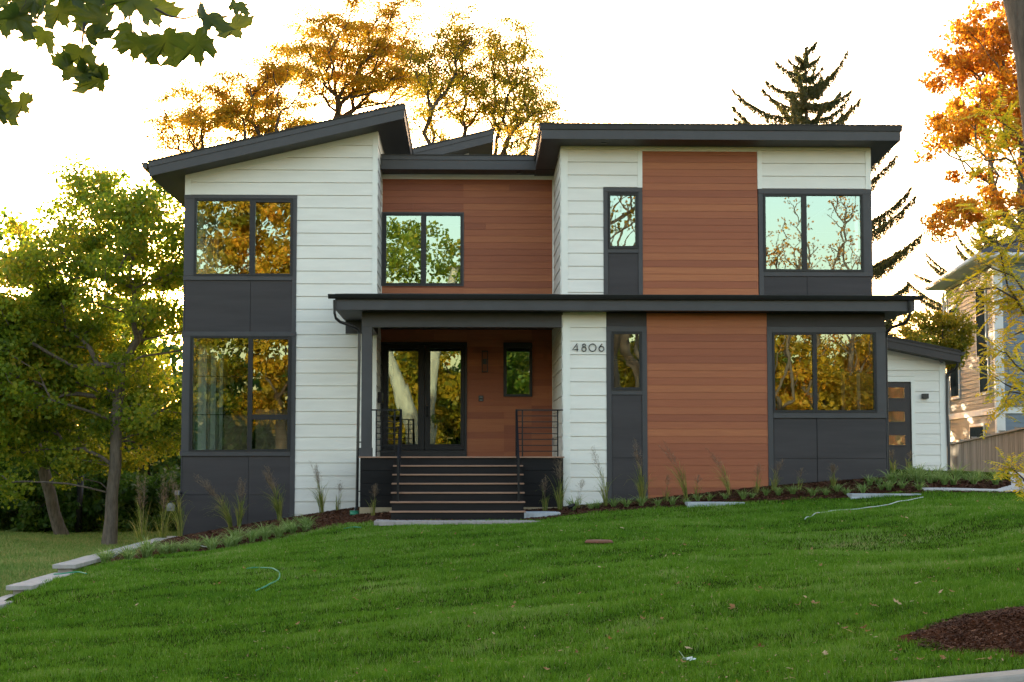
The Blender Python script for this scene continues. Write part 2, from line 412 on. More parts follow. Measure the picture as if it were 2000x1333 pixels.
# ------------------------------------------------------------------ turf blades
def blades(name, X, Y, Z, H, Wd, mat, lean=.45, label=None, cat=None, rnd=None):
    n = len(X); a = rng.uniform(0, 2*np.pi, n); la = rng.uniform(0, 2*np.pi, n); L = rng.uniform(.1, 1, n)*lean
    dx, dy = np.cos(a)*Wd/2, np.sin(a)*Wd/2; lx, ly = np.cos(la)*L*H, np.sin(la)*L*H
    z0 = Z-.005; hh = H*np.sqrt(1-.5*L**2)
    v = np.stack([np.c_[X-dx, Y-dy, z0], np.c_[X+dx, Y+dy, z0],
                  np.c_[X+dx*.8+lx*.35, Y+dy*.8+ly*.35, z0+hh*.6], np.c_[X-dx*.8+lx*.35, Y-dy*.8+ly*.35, z0+hh*.6],
                  np.c_[X+lx, Y+ly, z0+hh]], 1).reshape(-1, 3)
    b = np.arange(n)*5
    f = np.stack([b, b+1, b+2, b+3, b+3, b+2, b+4], -1).reshape(-1)
    lt = np.tile([4, 3], n); r = rng.uniform(0, 1, n) if rnd is None else rnd
    o = np_mesh(name, v, f, lt, mat, rnd=np.repeat(r, 2))
    tagit(o, label, cat, None, 'stuff'); return o
# edge of lawn towards the bed and paving (X -> Y)
edge_x = np.array([-6.6, -6.1, -5.2, -4.35, -3.4, -2.75, -2.1, -1.75, -1.5, 1.2, 1.6, 1.97, 3.0, 4.35, 5.5, 7.4, 9, 10.8, 20])
edge_y = np.array([25.9, 26.5, 28.4, 29.6, 30.4, 30.9, 31.0, 30.75, 30.45, 30.5, 30.75, 30.95, 31.1, 31.05, 31.1, 31.15, 31.2, 31.2, 31.2])
RING = (5.35, 13.0, 1.7, 1.08)     # mulch ring round the street tree: centre and half axes
def in_ring(X, Y, k=1.0):
    an = np.arctan2((Y-RING[1])/RING[3], (X-RING[0])/RING[2])
    rr = np.hypot((X-RING[0])/RING[2], (Y-RING[1])/RING[3])
    return rr < k*(1+.06*np.sin(an*5)+.04*np.sin(an*11+1))
PAV = (-1.62, 1.0, 30.0, 31.0)
def lawn_blades():
    XS = []; YS = []
    bands = [(11.63, 14, 5200), (14, 17, 4000), (17, 21, 2800), (21, 26, 2000), (26, 31.4, 1700)]
    for y0, y1, dens in bands:
        xl = max(-6.12, -(.30*y1+1.6)); xr = .36*y1+3.2
        n = int((xr-xl)*(y1-y0)*dens)
        XS.append(rng.uniform(xl, xr, n)); YS.append(rng.uniform(y0, y1, n))
    X = np.concatenate(XS); Y = np.concatenate(YS)
    ey = np.interp(X, edge_x, edge_y)+.05*np.sin(X*7)+rng.normal(0, .03, len(X))
    keep = (Y < ey) & ~in_ring(X, Y)
    # worn spots
    worn = np.exp(-(((X+1.25)/.5)**2+((Y-20.3)/.6)**2))*.8+np.exp(-(((X-5.9)/1.6)**2+((Y-22.5)/2.2)**2))*.45
    keep &= rng.uniform(0, 1, len(X)) > worn*.6
    X = X[keep]; Y = Y[keep]; worn = worn[keep]
    Z = lz(X, Y)
    patch = .5+.5*np.sin(X*1.7+1.3*np.sin(Y*1.1))*np.sin(Y*2.9+.5*np.sin(X*.8)); patch2 = .5+.5*np.sin(X*4.1+Y*2.3)*np.sin(Y*6.3-X*1.2)
    nz = .35*vnoise(X, Y, .50, .30, 1)+.35*vnoise(X, Y, .17, .11, 2)+.3*vnoise(X, Y, .07, .05, 3)
    tuft = np.clip((nz-.28)/.45, 0, 1)
    H = (.022+.044*tuft+.008*patch)*rng.uniform(.6, 1.3, len(X))*(1-.35*worn)
    Wd = np.interp(Y, [11.6, 20, 31], [.0040, .0065, .009])
    r = rng.uniform(-.1, .75, len(X))+.34*(tuft-.4)+.22*(vnoise(X, Y, 1.6, .9, 5)-.5)+.10+.5*worn+.30*np.clip((vnoise(X, Y, .8, .5, 7)-.68)/.2, 0, 1)+.35*np.exp(-(((Y-np.interp(X, edge_x, edge_y)+.35)/.35)**2))*(X < -1.6)*(X > -4.4)
    dead = rng.uniform(0, 1, len(X)) < .03; r[dead] = 1.3
    blades('grass', X, Y, Z, H, Wd, M['turf'], .85, 'short green turf covering the sloping front lawn', 'grass', np.clip(r, 0, 1.5))
lawn_blades()
_n = 2600; _y = 11.8+19*rng.uniform(0, 1, _n)**1.3; _x = rng.uniform(-.31, .37, _n)*_y; _k = (_x > -6.0) & (_y < np.interp(_x, edge_x, edge_y)) & ~in_ring(_x, _y)
_x = _x[_k]; _y = _y[_k]
def side_blades():
    n = 170000; Y = rng.uniform(20, 48, n)**1.0; X = -6.40-rng.uniform(0, 1, n)*(.32*Y+1-5.9)
    Z = leftz(X, Y)
    blades('side_yard_grass', X, Y, Z, rng.uniform(.03, .09, n), np.full(n, .012), M['dryturf'], .8, 'rough yellowing grass on the lower yard left of the retaining wall', 'grass')
side_blades()

# ------------------------------------------------------------------ mulch beds, paving, stones
def bed_mesh():
    # strip between lawn edge and the house walls, 4 mm above the soil sheet
    xs = np.arange(-6.15, 12.5, .1); rows = []
    for x in xs:
        y0 = np.interp(x, edge_x, edge_y)-.12
        y1 = 35.0 if x < -2.0 else 33.0
        rows.append((x, y0, y1))
    k = 30; V = []
    for x, y0, y1 in rows:
        for j in range(k):
            y = y0+(y1-y0)*j/(k-1); V.append((x, y, 0))
    V = np.array(V); V[:, 2] = lz(V[:, 0], V[:, 1])+.012+.012*np.sin(V[:, 0]*17+V[:, 1]*5)*np.sin(V[:, 1]*13)
    n = len(xs); i = np.arange(n*k).reshape(n, k)
    f = np.stack([i[:-1, :-1], i[1:, :-1], i[1:, 1:], i[:-1, 1:]], -1).reshape(-1)
    o = np_mesh('mulch_bed', V, f, np.full((n-1)*(k-1), 4), M['mulch'], smooth=True); o['kind'] = 'structure'
bed_mesh()
def ring_mesh():
    V = [(RING[0], RING[1], z1(RING[0], RING[1])+.10)]; F = []; nr, na = 14, 64
    for i in range(1, nr+1):
        for j in range(na):
            an = 2*math.pi*j/na; k = (1+.06*math.sin(an*5)+.04*math.sin(an*11+1))*1.04*i/nr
            x = RING[0]+RING[2]*k*math.cos(an); y = max(11.64, RING[1]+RING[3]*k*math.sin(an))
            V.append((x, y, z1(x, y)+.012+.09*(1-(i/nr)**2)+.012*math.sin(x*19)*math.sin(y*23)))
    for j in range(na): F.append((0, 1+j, 1+(j+1) % na))
    for i in range(nr-1):
        for j in range(na):
            a = 1+i*na+j; b = 1+i*na+(j+1) % na; F.append((a, a+na, b+na, b))
    mb = MB(); mb.add(V, F, True); o = mb.build('mulch_ring', M['mulch']); o['kind'] = 'structure'
ring_mesh()
def chips(name, X, Y, Z, size, mat, label):
    n = len(X); a = rng.uniform(0, np.pi, n); L = size*rng.uniform(.5, 1.6, n); W_ = L*rng.uniform(.15, .4, n); t = rng.uniform(-.5, .5, n)
    ca, sa = np.cos(a), np.sin(a)
    def c(i, j): return np.c_[X+ca*L*i-sa*W_*j, Y+sa*L*i+ca*W_*j, Z+t*L*i+.25*W_*j]
    v = np.stack([c(-.5, -.5), c(.5, -.5), c(.5, .5), c(-.5, .5)], 1).reshape(-1, 3)
    o = np_mesh(name, v, np.arange(4*n), np.full(n, 4), mat, rnd=rng.uniform(0, 1, n)); tagit(o, label, 'mulch', None, 'stuff'); return o
M['chip'] = leafmat('bark_chips', [(.1, (.028, .011, .006)), (.45, (.075, .030, .016)), (.75, (.14, .060, .030)), (.9, (.26, .12, .06)), (.99, (.55, .34, .18))], 0, 9, 1.0)
n = 26000; an = rng.uniform(0, 2*np.pi, n); rr = np.sqrt(rng.uniform(0, 1.08, n)); X = RING[0]+RING[2]*rr*np.cos(an); Y = RING[1]+RING[3]*rr*np.sin(an)
k = (Y > 11.66); X = X[k]; Y = Y[k]; rr = rr[k]
chips('bark_chips', X, Y, lz(X, Y)+.03+.09*np.clip(1-rr**2, 0, 1)+rng.uniform(0, .012, len(X)), .024, M['chip'], 'dark bark chips heaped in the round bed by the kerb')
n = 36000; X = rng.uniform(-6.1, 12, n); e = np.interp(X, edge_x, edge_y)-.1; Y = e+rng.uniform(0, 1, n)*(np.where(X < -2, 34.9, 32.9)-e)
chips('mulch_chips', X, Y, lz(X, Y)+.02, .05, M['chip'], 'brown mulch chips spread along the foot of the house')

_o = chips('leaf_litter', _x, _y, lz(_x, _y)+rng.uniform(.03, .06, len(_x)), .022, M['dryleaf'], 'tiny crumbs of dry leaf sprinkled over the lawn'); _o['category'] = 'leaf litter'
def paving():
    mb = MB(); x = PAV[0]
    zz = z1(0, 30.8)+.012
    y = PAV[2]
    while y < 31.02:
        x = PAV[0]-.1*(int(y*10) % 2)
        while x < PAV[1]+.1:
            mb.box(x, x+.29, y, y+.145, zz-.08, zz+random.uniform(-.001, .001)); x += .30
        y += .155
    o = mb.build('paver_path', M['paver'], bevel=.004); o['kind'] = 'structure'
    # concrete walk at the right, from the side door towards the drive
    mb = MB(); xs = np.arange(8.9, 17.6, .5); za = lambda x, y: float(gz([x], [y])[0])+.035
    def yb_(x): return 31.5+.02*(x-9)+max(0, (x-10.7)*3.0)
    for i in range(len(xs)-1):
        x0, x1 = xs[i], xs[i+1]; ya0, ya1 = 31.28, 31.28; n = 6
        for j in range(n):
            q = [(x0, ya0+(min(39, yb_(x0))-ya0)*j/n), (x1, ya1+(min(39, yb_(x1))-ya1)*j/n), (x1, ya1+(min(39, yb_(x1))-ya1)*(j+1)/n), (x0, ya0+(min(39, yb_(x0))-ya0)*(j+1)/n)]
            mb.add([(x, y, za(x, y)-.1) for x, y in q]+[(x, y, za(x, y)) for x, y in q], [(0,3,2,1),(4,5,6,7),(0,1,5,4),(1,2,6,5),(2,3,7,6),(3,0,4,7)])
    mb.box(8.75, 13.2, 36.0, 41.6, -.75, -.36)
    o = mb.build('concrete_walk', M['concrete']); o['kind'] = 'structure'
paving()
def slab(u0, u1, v, Y, label, th=.12, dep=.4):
    x0, x1 = px(u0, Y, v), px(u1, Y, v); z = pz(v, Y, (u0+u1)/2)
    mb = MB(); nx = 14
    top = []; 
    for i in range(nx+1):
        x = x0+(x1-x0)*i/nx; j = random.uniform(-.012, .012)
        top.append((x, Y+j))
    V = []; 
    for (x, y) in top: V += [(x, y, z), (x, y+.01+random.uniform(-.01, .01), z-th*.5), (x, y+random.uniform(-.006, .006), z-th), (x, Y+dep, z), (x, Y+dep, z-th)]
    F = []
    for i in range(nx):
        a = i*5; b = a+5
        F += [(a+1, b+1, b, a), (a+2, b+2, b+1, a+1), (a, b, b+3, a+3), (a+3, b+3, b+4, a+4), (a+4, b+4, b+2, a+2)]
    F += [(0, 3, 4, 2, 1), (nx*5+1, nx*5+2, nx*5+4, nx*5+3, nx*5)]
    mb.add(V, F); o = mb.build('stone_slab', M['bluestone'], bevel=.006)
    tagit(o, label, 'stone step', 'stone slabs at the edge of the lawn')
slab(1023, 1095, 1001.5, 30.95, 'pale bluestone slab beside the bottom of the entrance steps', .17, .8)
slab(1343, 1455, 981.5, 30.9, 'pale bluestone slab at the lawn edge below the lower red cladding')
slab(1663, 1800, 965, 30.9, 'pale bluestone slab at the lawn edge nearest the side door')

def retaining():
    e = empty('retaining_wall', 'low grey stone retaining wall stepping down beside the lawn', 'wall', (-6.25, 30, -2.2))
    segs = [(25.4, 34.6, -1.645), (22.9, 25.6, -1.775), (20.2, 23.1, -1.905), (17.5, 20.4, -2.035), (14.0, 17.7, -2.165)]
    base = MB()
    for k, (y0, y1, zt) in enumerate(segs):
        y = y0+.07; n = 0
        for c in range(4):
            zc = zt-.065-.13*c-.13
            y = y0+.08-(.1 if c % 2 else 0)
            while y < y1-.06:
                L = min(.4, y1-.06-y); jx = random.uniform(-.006, .006)
                base.box(-6.36+jx, -6.14+jx, max(y0+.06, y), y+L-.006, zc+.003, zc+.127); y += .4
        y = y0
        while y < y1-.01:
            L = min(.6, y1-y); m = MB(); j = random.uniform(-.008, .008)
            m.box(-6.43+j, -6.07+j, y, y+L-.006, zt-.065, zt+random.uniform(-.002, .002))
            m.build('cap_stone', M['capstone'], e, bevel=.008); y += .6
    base.build('block_courses', M['capstone'], e, bevel=.006)
retaining()

# ------------------------------------------------------------------ THE HOUSE
YA, YB, YC, YR, YG = 34.75, 33.5, 32.6, 36.35, 41.7
EXP = .2755
H = empty('modern_house', 'two storey modern house with white, charcoal and reddish wood cladding', 'house', (1.2, 36, -1.0))
def part(mb, name, mat, parent=H, bevel=0, label=None):
    cl = mb.clusters(.002 if name == 'charcoal_panel' else .03) if len(mb.g) > 1 else [mb]
    obs = [c.build(name, M[mat], parent, bevel) for c in cl]
    for o in obs:
        if label: o['label'] = label
    SIB[obs[0].name] = obs
    return obs[0]
SIB = {}

def siding(mb, o, t, nrm, L, z0, z1_, e=EXP, lap=.012, phase=0.0, th=.12, stagger=None, top=None):
    """lap siding courses along t from o (x,y), facing nrm; top = optional f(s)->z for a sloping upper edge"""
    ox, oy = o; tx, ty = t; nx, ny = nrm
    k0 = math.floor((z0-phase)/e)
    z = phase+k0*e
    while z < z1_-1e-4:
        a = max(z, z0); b = min(z+e, z1_)
        fa = (a-z)/e; fb = (b-z)/e
        if stagger:
            cuts = [0]; s = random.uniform(.5, stagger)
            while s < L-.3: cuts.append(s); s += random.uniform(stagger*.6, stagger*1.3)
            cuts.append(L)
        else: cuts = [0, L]
        for s0, s1 in zip(cuts[:-1], cuts[1:]):
            ea = lap*(1-fa); eb = lap*(1-fb)+.0
            pts = []
            s1_ = s1-(.002 if s1 < L else 0)
            for s in (s0, s1_):
                gr = min(.013 if e > .2 else .004, (b-a)*.4); gd = .022 if e > .2 else .006
                for (off, zz) in ((-gd, a), (-gd, a+gr), (ea, a+gr), (eb, b), (-th, b), (-th, a)):
                    pts.append((ox+tx*s+nx*off, oy+ty*s+ny*off, zz))
            mb.add(pts, [(0, 1, 4, 5), (1, 2, 3, 4), (11, 10, 7, 6), (10, 9, 8, 7)]+[(i, i+6, (i+1) % 6+6, (i+1) % 6) for i in range(6)])
        z += e
    return mb
def fix_normals(o):
    for q in SIB.get(o.name, [o]): fix_one(q)
def fix_one(o):
    bm = bmesh.new(); bm.from_mesh(o.data); bmesh.ops.recalc_face_normals(bm, faces=bm.faces); bm.to_mesh(o.data); bm.free()
def cut_above(o, p, n_):
    for q in SIB.get(o.name, [o]): cut_one(q, p, n_)
def cut_one(o, p, n_):
    """remove what lies on the positive side of a plane given in world space"""
    off = Vector((0, 0, 0)); q = o.parent
    while q is not None: off += q.location; q = q.parent
    bm = bmesh.new(); bm.from_mesh(o.data)
    bmesh.ops.bisect_plane(bm, geom=bm.verts[:]+bm.edges[:]+bm.faces[:], plane_co=Vector(p)-off, plane_no=Vector(n_), clear_outer=True)
    bm.to_mesh(o.data); bm.free()

def window(Y, u0, u1, v0, v1, panes, mun=(), label=None, glass='glass', thick=.035, name='window', parent=H):
    """black framed window; panes: list of (u0,u1,v0,v1); mun: list of v for thin bars behind the glass"""
    vc = (v0+v1)/2; uc = (u0+u1)/2
    X = lambda u: px(u, Y, vc); Z = lambda v: pz(v, Y, uc)
    x0, x1, zt, zb = X(u0), X(u1), Z(v0), Z(v1)
    fr = MB(); yf, yb = Y-.03, Y+.07
    ps = sorted([(X(a), X(b), Z(d), Z(c)) for a, b, c, d in panes])
    cols = {}
    for p in ps: cols.setdefault(round(p[0], 2), []).append(p)
    keys = sorted(cols)
    xcur = x0
    for i, k_ in enumerate(keys):
        col = sorted(cols[k_], key=lambda p: p[2]); xa, xb = col[0][0], col[0][1]
        xr = x1 if i == len(keys)-1 else (xb+cols[keys[i+1]][0][0])/2
        fr.box(xcur, xa, yf, yb, zb, zt); fr.box(xb, xr, yf, yb, zb, zt)
        zc = zb
        for p in col:
            fr.box(xa, xb, yf, yb, zc, p[2]); zc = p[3]
        fr.box(xa, xb, yf, yb, zc, zt)
        xcur = xr
    # raised outer lip
    lp = .022
    fr.ring(x0-.004, x1+.004, zb-.004, zt+.004, x0+lp, x1-lp, zb+lp, zt-lp, yf-.012, yf)
    f = fr.build(name, M['frame'], H if parent is None else parent)
    if label: f['label'] = label
    for p in ps:
        g = MB(); t1, t2 = random.uniform(-.0025, .0025), random.uniform(-.0025, .0025)
        w_ = p[1]-p[0]; h_ = p[3]-p[2]
        g.add([(p[0], Y+.02, p[2]), (p[1], Y+.02+t1*w_, p[2]), (p[1], Y+.02+t1*w_+t2*h_, p[3]), (p[0], Y+.02+t2*h_, p[3])], [(0, 1, 2, 3)])
        g.build('pane', M[glass], f)
        for m in mun:
            zm = Z(m)
            if p[2]+.05 < zm < p[3]-.05:
                mm = MB(); mm.box(p[0], p[1], Y+.030, Y+.042, zm-.008, zm+.008); mm.build('muntin', M['frame'], f)
    return x0, x1, zb, zt

# ---- left wing, plane YA
xa0, xa1 = px(357.5, YA, 650), px(737, YA, 450)
gA = -2.3
soff_l, soff_r = P(362, 343, YA), P(737, 258, YA)
slopeA = (soff_r.z-soff_l.z)/(soff_r.x-soff_l.x)
def soffA(x): return soff_l.z+(x-soff_l.x)*slopeA
xd1 = px(580, YA, 450); xd1b = px(577, YA, 800)          # right edge of the charcoal bay
z_bt = pz(382, YA, 470)
s = MB()
cb = .115
siding(s, (xd1, YA), (1, 0), (0, -1), xa1-cb-xd1, gA, z_bt, phase=pz(382+0, YA, 470)-40*EXP)
siding(s, (xa0+cb, YA), (1, 0), (0, -1), xa1-cb-xa0-cb, z_bt, soffA(xa1), phase=pz(382, YA, 470)-40*EXP)
o = part(s, 'white_siding', 'white'); fix_normals(o)
cut_above(o, (soff_l.x, YA, soff_l.z-.10), (-slopeA, 0, 1))
s = MB()   # corner boards and sloping frieze
s.box(xa1-cb, xa1, YA-.022, YA+.1, gA, soffA(xa1)-.06)
s.box(xa0, xa0+cb, YA-.022, YA+.1, z_bt+.0, soffA(xa0)-.06)
s.prism_xz([(xa0, soffA(xa0)-.115), (xa1, soffA(xa1)-.115), (xa1, soffA(xa1)+.02), (xa0, soffA(xa0)+.02)], YA-.018, YA+.1)
part(s, 'corner_trim', 'trim')
# side face of the wing towards the entrance
s = MB(); siding(s, (xa1, YA+.0), (0, 1), (1, 0), YR-YA+6, -1.1, soffA(xa1), phase=pz(382, YA, 470)-40*EXP, th=.1)
o = part(s, 'white_siding', 'white', label='narrow white siding facing the entrance'); fix_normals(o)
cut_above(o, (xa1, YA, soffA(xa1)-.01), (0, 0, 1))
# charcoal bay: panels with joints, rails and windows
def bay_panels(Y, rects, name='charcoal_panel', inset=.0, gap=.004):
    mb = MB()
    for (u0, u1, v0, v1) in rects:
        vc = (v0+min(v1, 1100))/2
        mb.box(px(u0, Y, vc)+gap, px(u1, Y, vc)-gap, Y-inset, Y+.08, (pz(v1, Y, u0)+gap), pz(v0, Y, u0)-gap)
    return part(mb, name, 'dark', bevel=.002)
x_j = px(489, YA, 600)
zA = lambda v: pz(v, YA, 470)
# upper window opening and lower window opening
wu = (380, 572, 388, 539); wl = (370, 569, 657, 882)
bk = MB()
def opening(mb, Y, win, X0, X1, ztop, zbot):
    vc = (win[2]+win[3])/2; uc = (win[0]+win[1])/2
    hx0, hx1, hz1, hz0 = px(win[0], Y, vc), px(win[1], Y, vc), pz(win[2], Y, uc), pz(win[3], Y, uc)
    mb.ring(X0, X1, zbot, ztop, hx0, hx1, hz0, hz1, Y+.001, Y+.12)
opening(bk, YA, wu, xa0, xd1, z_bt, zA(548))
opening(bk, YA, wl, xa0, xd1b, zA(649), zA(891))
bk.box(xa0, xd1, YA+.03, YA+.12, zA(649), zA(548)); bk.box(xa0, xd1b, YA+.03, YA+.12, gA, zA(891))
part(bk, 'charcoal_backing', 'dark')
pn = MB()
def pbox(x0, x1, z0, z1_, Y, pr=.0): pn.box(x0+.004, x1-.004, Y-pr, Y+.028, z0+.004, z1_-.004)
side = .05
pbox(xa0+.02, x_j, zA(649), zA(548), YA); pbox(x_j, xd1-side-.02, zA(649), zA(548), YA)
x_j2 = px(485, YA, 940)
zj = pz(967, YA, 470)
for (a, b) in ((xa0+.02, x_j2), (x_j2, xd1b-side-.02)):
    pbox(a, b, zj, zA(891), YA); pbox(a, b, gA, zj, YA)
part(pn, 'charcoal_panel', 'dark', bevel=.002)
tr = MB(); yt0, yt1 = YA-.024, YA
tr.box(xa0-.01, xd1+.002, yt0-.006, yt1+.03, zA(389), z_bt+.003)                      # header
x_wl, x_wr = px(381, YA, 460), px(571.5, YA, 460)
tr.box(xa0-.004, x_wl, yt0, yt1+.001, zA(539), zA(389)); tr.box(x_wr, xd1, yt0, yt1+.03, zA(649), zA(389))
tr.box(xa0-.01, x_wr, yt0-.004, yt1+.03, zA(548), zA(539.3))
tr.box(xa0-.02, xd1+.012, yt0-.012, yt1+.03, zA(657), zA(648.5))                        # mid belt
x_wl2, x_wr2 = px(371, YA, 770), px(568, YA, 770)
tr.box(xa0-.004, x_wl2, yt0, yt1+.001, zA(882), zA(657)); tr.box(x_wr2, xd1b+.004, yt0, yt1+.03, gA, zA(657))
tr.box(xa0-.03, x_wr2, yt0-.012, yt1+.03, zA(891), zA(882.3))
tr.box(xa0-.004, xa0+.018, yt0+.01, yt1+.03, gA, zA(891)); tr.box(xa0-.004, xa0+.018, yt0+.01, yt1+.03, zA(648.5), zA(548))
part(tr, 'charcoal_trim', 'darktrim', bevel=.003)
window(YA, 380, 572, 388, 539, [(384, 487.5, 393, 535.5), (498.5, 567, 395.5, 534.5)], (464,))
window(YA, 371, 568.5, 657, 882, [(376.5, 484, 661, 879), (493.5, 563.5, 663, 810), (493, 562, 820, 877.5)], (735.5, 810.5))

# roof of the left wing
YFA = 34.05
ftl, ftr = P(290.5, 317, YFA), P(790, 204, YFA); fbl, fbr = P(294, 345, YFA), P(788.5, 232.5, YFA)
sl = (ftr.z-ftl.z)/(ftr.x-ftl.x); thk = ftl.z-fbl.z
def rs(mb, x0, x1, zt_l, t0, t1, y0, y1, sl=sl, xref=ftl.x):
    f = lambda x: zt_l+(x-xref)*sl
    mb.prism_xz([(x0, f(x0)-t1), (x1, f(x1)-t1), (x1, f(x1)-t0), (x0, f(x0)-t0)], y0, y1)
m = MB(); rs(m, ftl.x, ftr.x, ftl.z, 0, thk*.36, YFA-.03, YFA+.0); rs(m, ftl.x+.01, ftr.x-.03, ftl.z, thk*.36, thk, YFA-.012, YFA+.03)
m.box(ftr.x-.03, ftr.x-.005, YFA, 45, ftr.z-thk+.02, ftr.z-.09); m.box(ftr.x-.02, ftr.x+.02, YFA, 45, ftr.z-.09, ftr.z-.005)
part(m, 'fascia', 'darktrim')
m = MB(); rs(m, ftl.x+.02, ftr.x-.04, ftl.z, thk-.015, thk+.0, YFA+.03, 45); part(m, 'soffit', 'soffit')
m = MB()
x = ftl.x-.03
rs(m, ftl.x-.03, ftr.x+.01, ftl.z, -.022, 0, YFA-.05, 45)
for i in range(60):
    xa = ftl.x+(ftr.x-ftl.x)*i/60; rs(m, xa, xa+(ftr.x-ftl.x)/60*random.uniform(.4, .9), ftl.z, -.03-random.uniform(0, .006), -.0221, YFA-.058, YFA+.4)
part(m, 'roof', 'shingle', label='sloping shingle roof over the left wing')
m = MB(); gx = ftl.x-.03
m.prism_xz([(gx-.09, ftl.z-.14), (gx, ftl.z-.14), (gx, ftl.z-.01), (gx-.13, ftl.z-.01)], YFA-.02, 45); part(m, 'gutter', 'gutter')

# ---- middle wall, plane YR
xr0, xr1 = xa1-.0, px(1096, YB, 450)
zR = lambda v, u=912: pz(v, YR, u)
zRt = zR(351); zdeck = pz(892, 32.35, 900)+.0
def wood_wall(mb, x0, x1, z0, z1_, Y, hole=None):
    if hole is None: siding(mb, (x0, Y), (1, 0), (0, -1), x1-x0, z0, z1_, e=.148, lap=.007, phase=0, th=.08, stagger=5.5)
    else:
        a, b, c, d = hole
        siding(mb, (x0, Y), (1, 0), (0, -1), a-x0, z0, z1_, e=.148, lap=.007, th=.08, stagger=5.5) if a-x0 > .02 else None
        siding(mb, (b, Y), (1, 0), (0, -1), x1-b, z0, z1_, e=.148, lap=.007, th=.08, stagger=5.5)
        siding(mb, (a, Y), (1, 0), (0, -1), b-a, z0, c, e=.148, lap=.007, th=.08, stagger=5.5)
        siding(mb, (a, Y), (1, 0), (0, -1), b-a, d, z1_, e=.148, lap=.007, th=.08, stagger=5.5)
def W4(Y, u0, u1, v0, v1):
    vc = (v0+v1)/2; uc = (u0+u1)/2
    return px(u0, Y, vc), px(u1, Y, vc), pz(v1, Y, uc), pz(v0, Y, uc)
hw = W4(YR, 746, 905, 416, 558.5)
m = MB(); wood_wall(m, xr0+.02, xr1-.02, 3.2, zRt, YR, hw)
o = part(m, 'wood_cladding', 'wood', label='reddish wood cladding above the entrance'); fix_normals(o)
m = MB(); m.box(xr0, xr1, YR-.03, YR+.08, zRt, zR(343)+.03); m.box(xr0, xr0+.02, YR-.02, YR+.05, 3.2, zRt); m.box(xr1-.035, xr1-.0, YR-.02, YR+.05, 3.2, zRt)
part(m, 'frieze', 'trim')
m = MB(); hx = hw; m.ring(hx[0]-.01, hx[1]+.01, hx[2]-.01, hx[3]+.01, hx[0]+.03, hx[1]-.03, hx[2]+.03, hx[3]-.03, YR-.035, YR+.06); part(m, 'window_trim', 'darktrim')
window(YR-.005, 748, 903, 418, 557, [(754.5, 822, 421.5, 553.5), (832.5, 899, 421.5, 553.5)], (487,))
# lower part under the porch
hd = W4(YR, 743, 912, 669, 890); hs = W4(YR, 983.5, 1039, 670, 775)
m = MB()
wood_wall(m, hd[1], xr1-.0, zdeck, zR(640), YR, (hs[0]+.01, hs[1]-.01, hs[2]+.01, hs[3]-.01)); siding(m, (xa1, YR), (1, 0), (0, -1), hd[1]-xa1, hd[3], zR(640), e=.148, lap=.007, th=.08, stagger=5.5)
o = part(m, 'wood_cladding', 'wood', label='wood cladding under the porch beside the glass doors'); fix_normals(o)
window(YR-.02, 983.5, 1039, 670, 775, [(989.5, 1034, 680.5, 770.5)], ())
# double glass door
d0, d1, dz0, dz1 = hd
df = MB(); dz0b = pz(880, YR, 830)
pl = W4(YR, 757.5, 816.5, 681.5, 868); pr_ = W4(YR, 840.5, 899.5, 681.5, 868)
xc = px(829.5, YR, 780)
df.box(d0, d0+.05, YR-.03, YR+.1, dz0b, dz1); df.box(d1-.05, d1, YR-.03, YR+.1, dz0b, dz1); df.box(d0+.05, d1-.05, YR-.03, YR+.1, dz1-.05, dz1); df.box(d0+.0, d1, YR-.05, YR+.1, zdeck, dz0b)
part(df, 'door_frame', 'frame')
for (a, b, q) in ((d0+.055, xc-.004, pl), (xc+.004, d1-.055, pr_)):
    lf = MB(); lf.ring(a, b, dz0b+.01, dz1-.055, q[0], q[1], q[2], q[3], YR-.005, YR+.04)
    lf.ring(q[0]-.03, q[1]+.03, q[2]-.03, q[3]+.03, q[0], q[1], q[2], q[3], YR-.014, YR-.006)
    leaf = part(lf, 'door', 'black', bevel=.003, label='glazed entrance door leaf')
    g = MB(); g.add([(q[0], YR+.02, q[2]), (q[1], YR+.021, q[2]), (q[1], YR+.022, q[3]), (q[0], YR+.02, q[3])], [(0, 1, 2, 3)]); part(g, 'pane', 'glassdoor', leaf)
    if a > xc-.1:
        hdl = MB(); hx_ = px(834.5, YR, 800); hdl.box(hx_-.022, hx_+.022, YR-.02, YR-.006, pz(820, YR), pz(790, YR)); hdl.tube([(hx_, YR-.02, pz(794, YR)), (hx_, YR-.065, pz(796, YR)), (hx_, YR-.065, pz(812, YR)), (hx_, YR-.02, pz(815, YR))], .011, 8)
        hdl.box(hx_-.025, hx_+.025, YR-.03, YR-.006, pz(788, YR), pz(783, YR)); part(hdl, 'handle', 'black', leaf)
m = MB()                                                     # porch wall lantern
l0, l1, lb, lt = W4(YR, 941, 953, 686, 728)
m.ring(l0, l1, lb, lt, l0+.018, l1-.018, lb+.018, lt-.018, YR-.13, YR-.11); m.ring(l0, l1, lb, lt, l0+.018, l1-.018, lb+.018, lt-.018, YR-.03, YR-.012)
for xx in (l0, l1-.018):
    for zz in (lb, lt-.018): m.box(xx, xx+.018, YR-.11, YR-.03, zz, zz+.018)
m.box(l0+.03, l1-.03, YR-.09, YR-.03, (lb+lt)/2-.06, (lb+lt)/2+.06)
part(m, 'wall_lantern', 'pillar')
m = MB(); q = W4(YR, 934.7, 944, 773, 784.6); m.box(q[0], q[1], YR-.03, YR-.008, q[2], q[3]); kp = part(m, 'door_bell', 'pillar', bevel=.004)
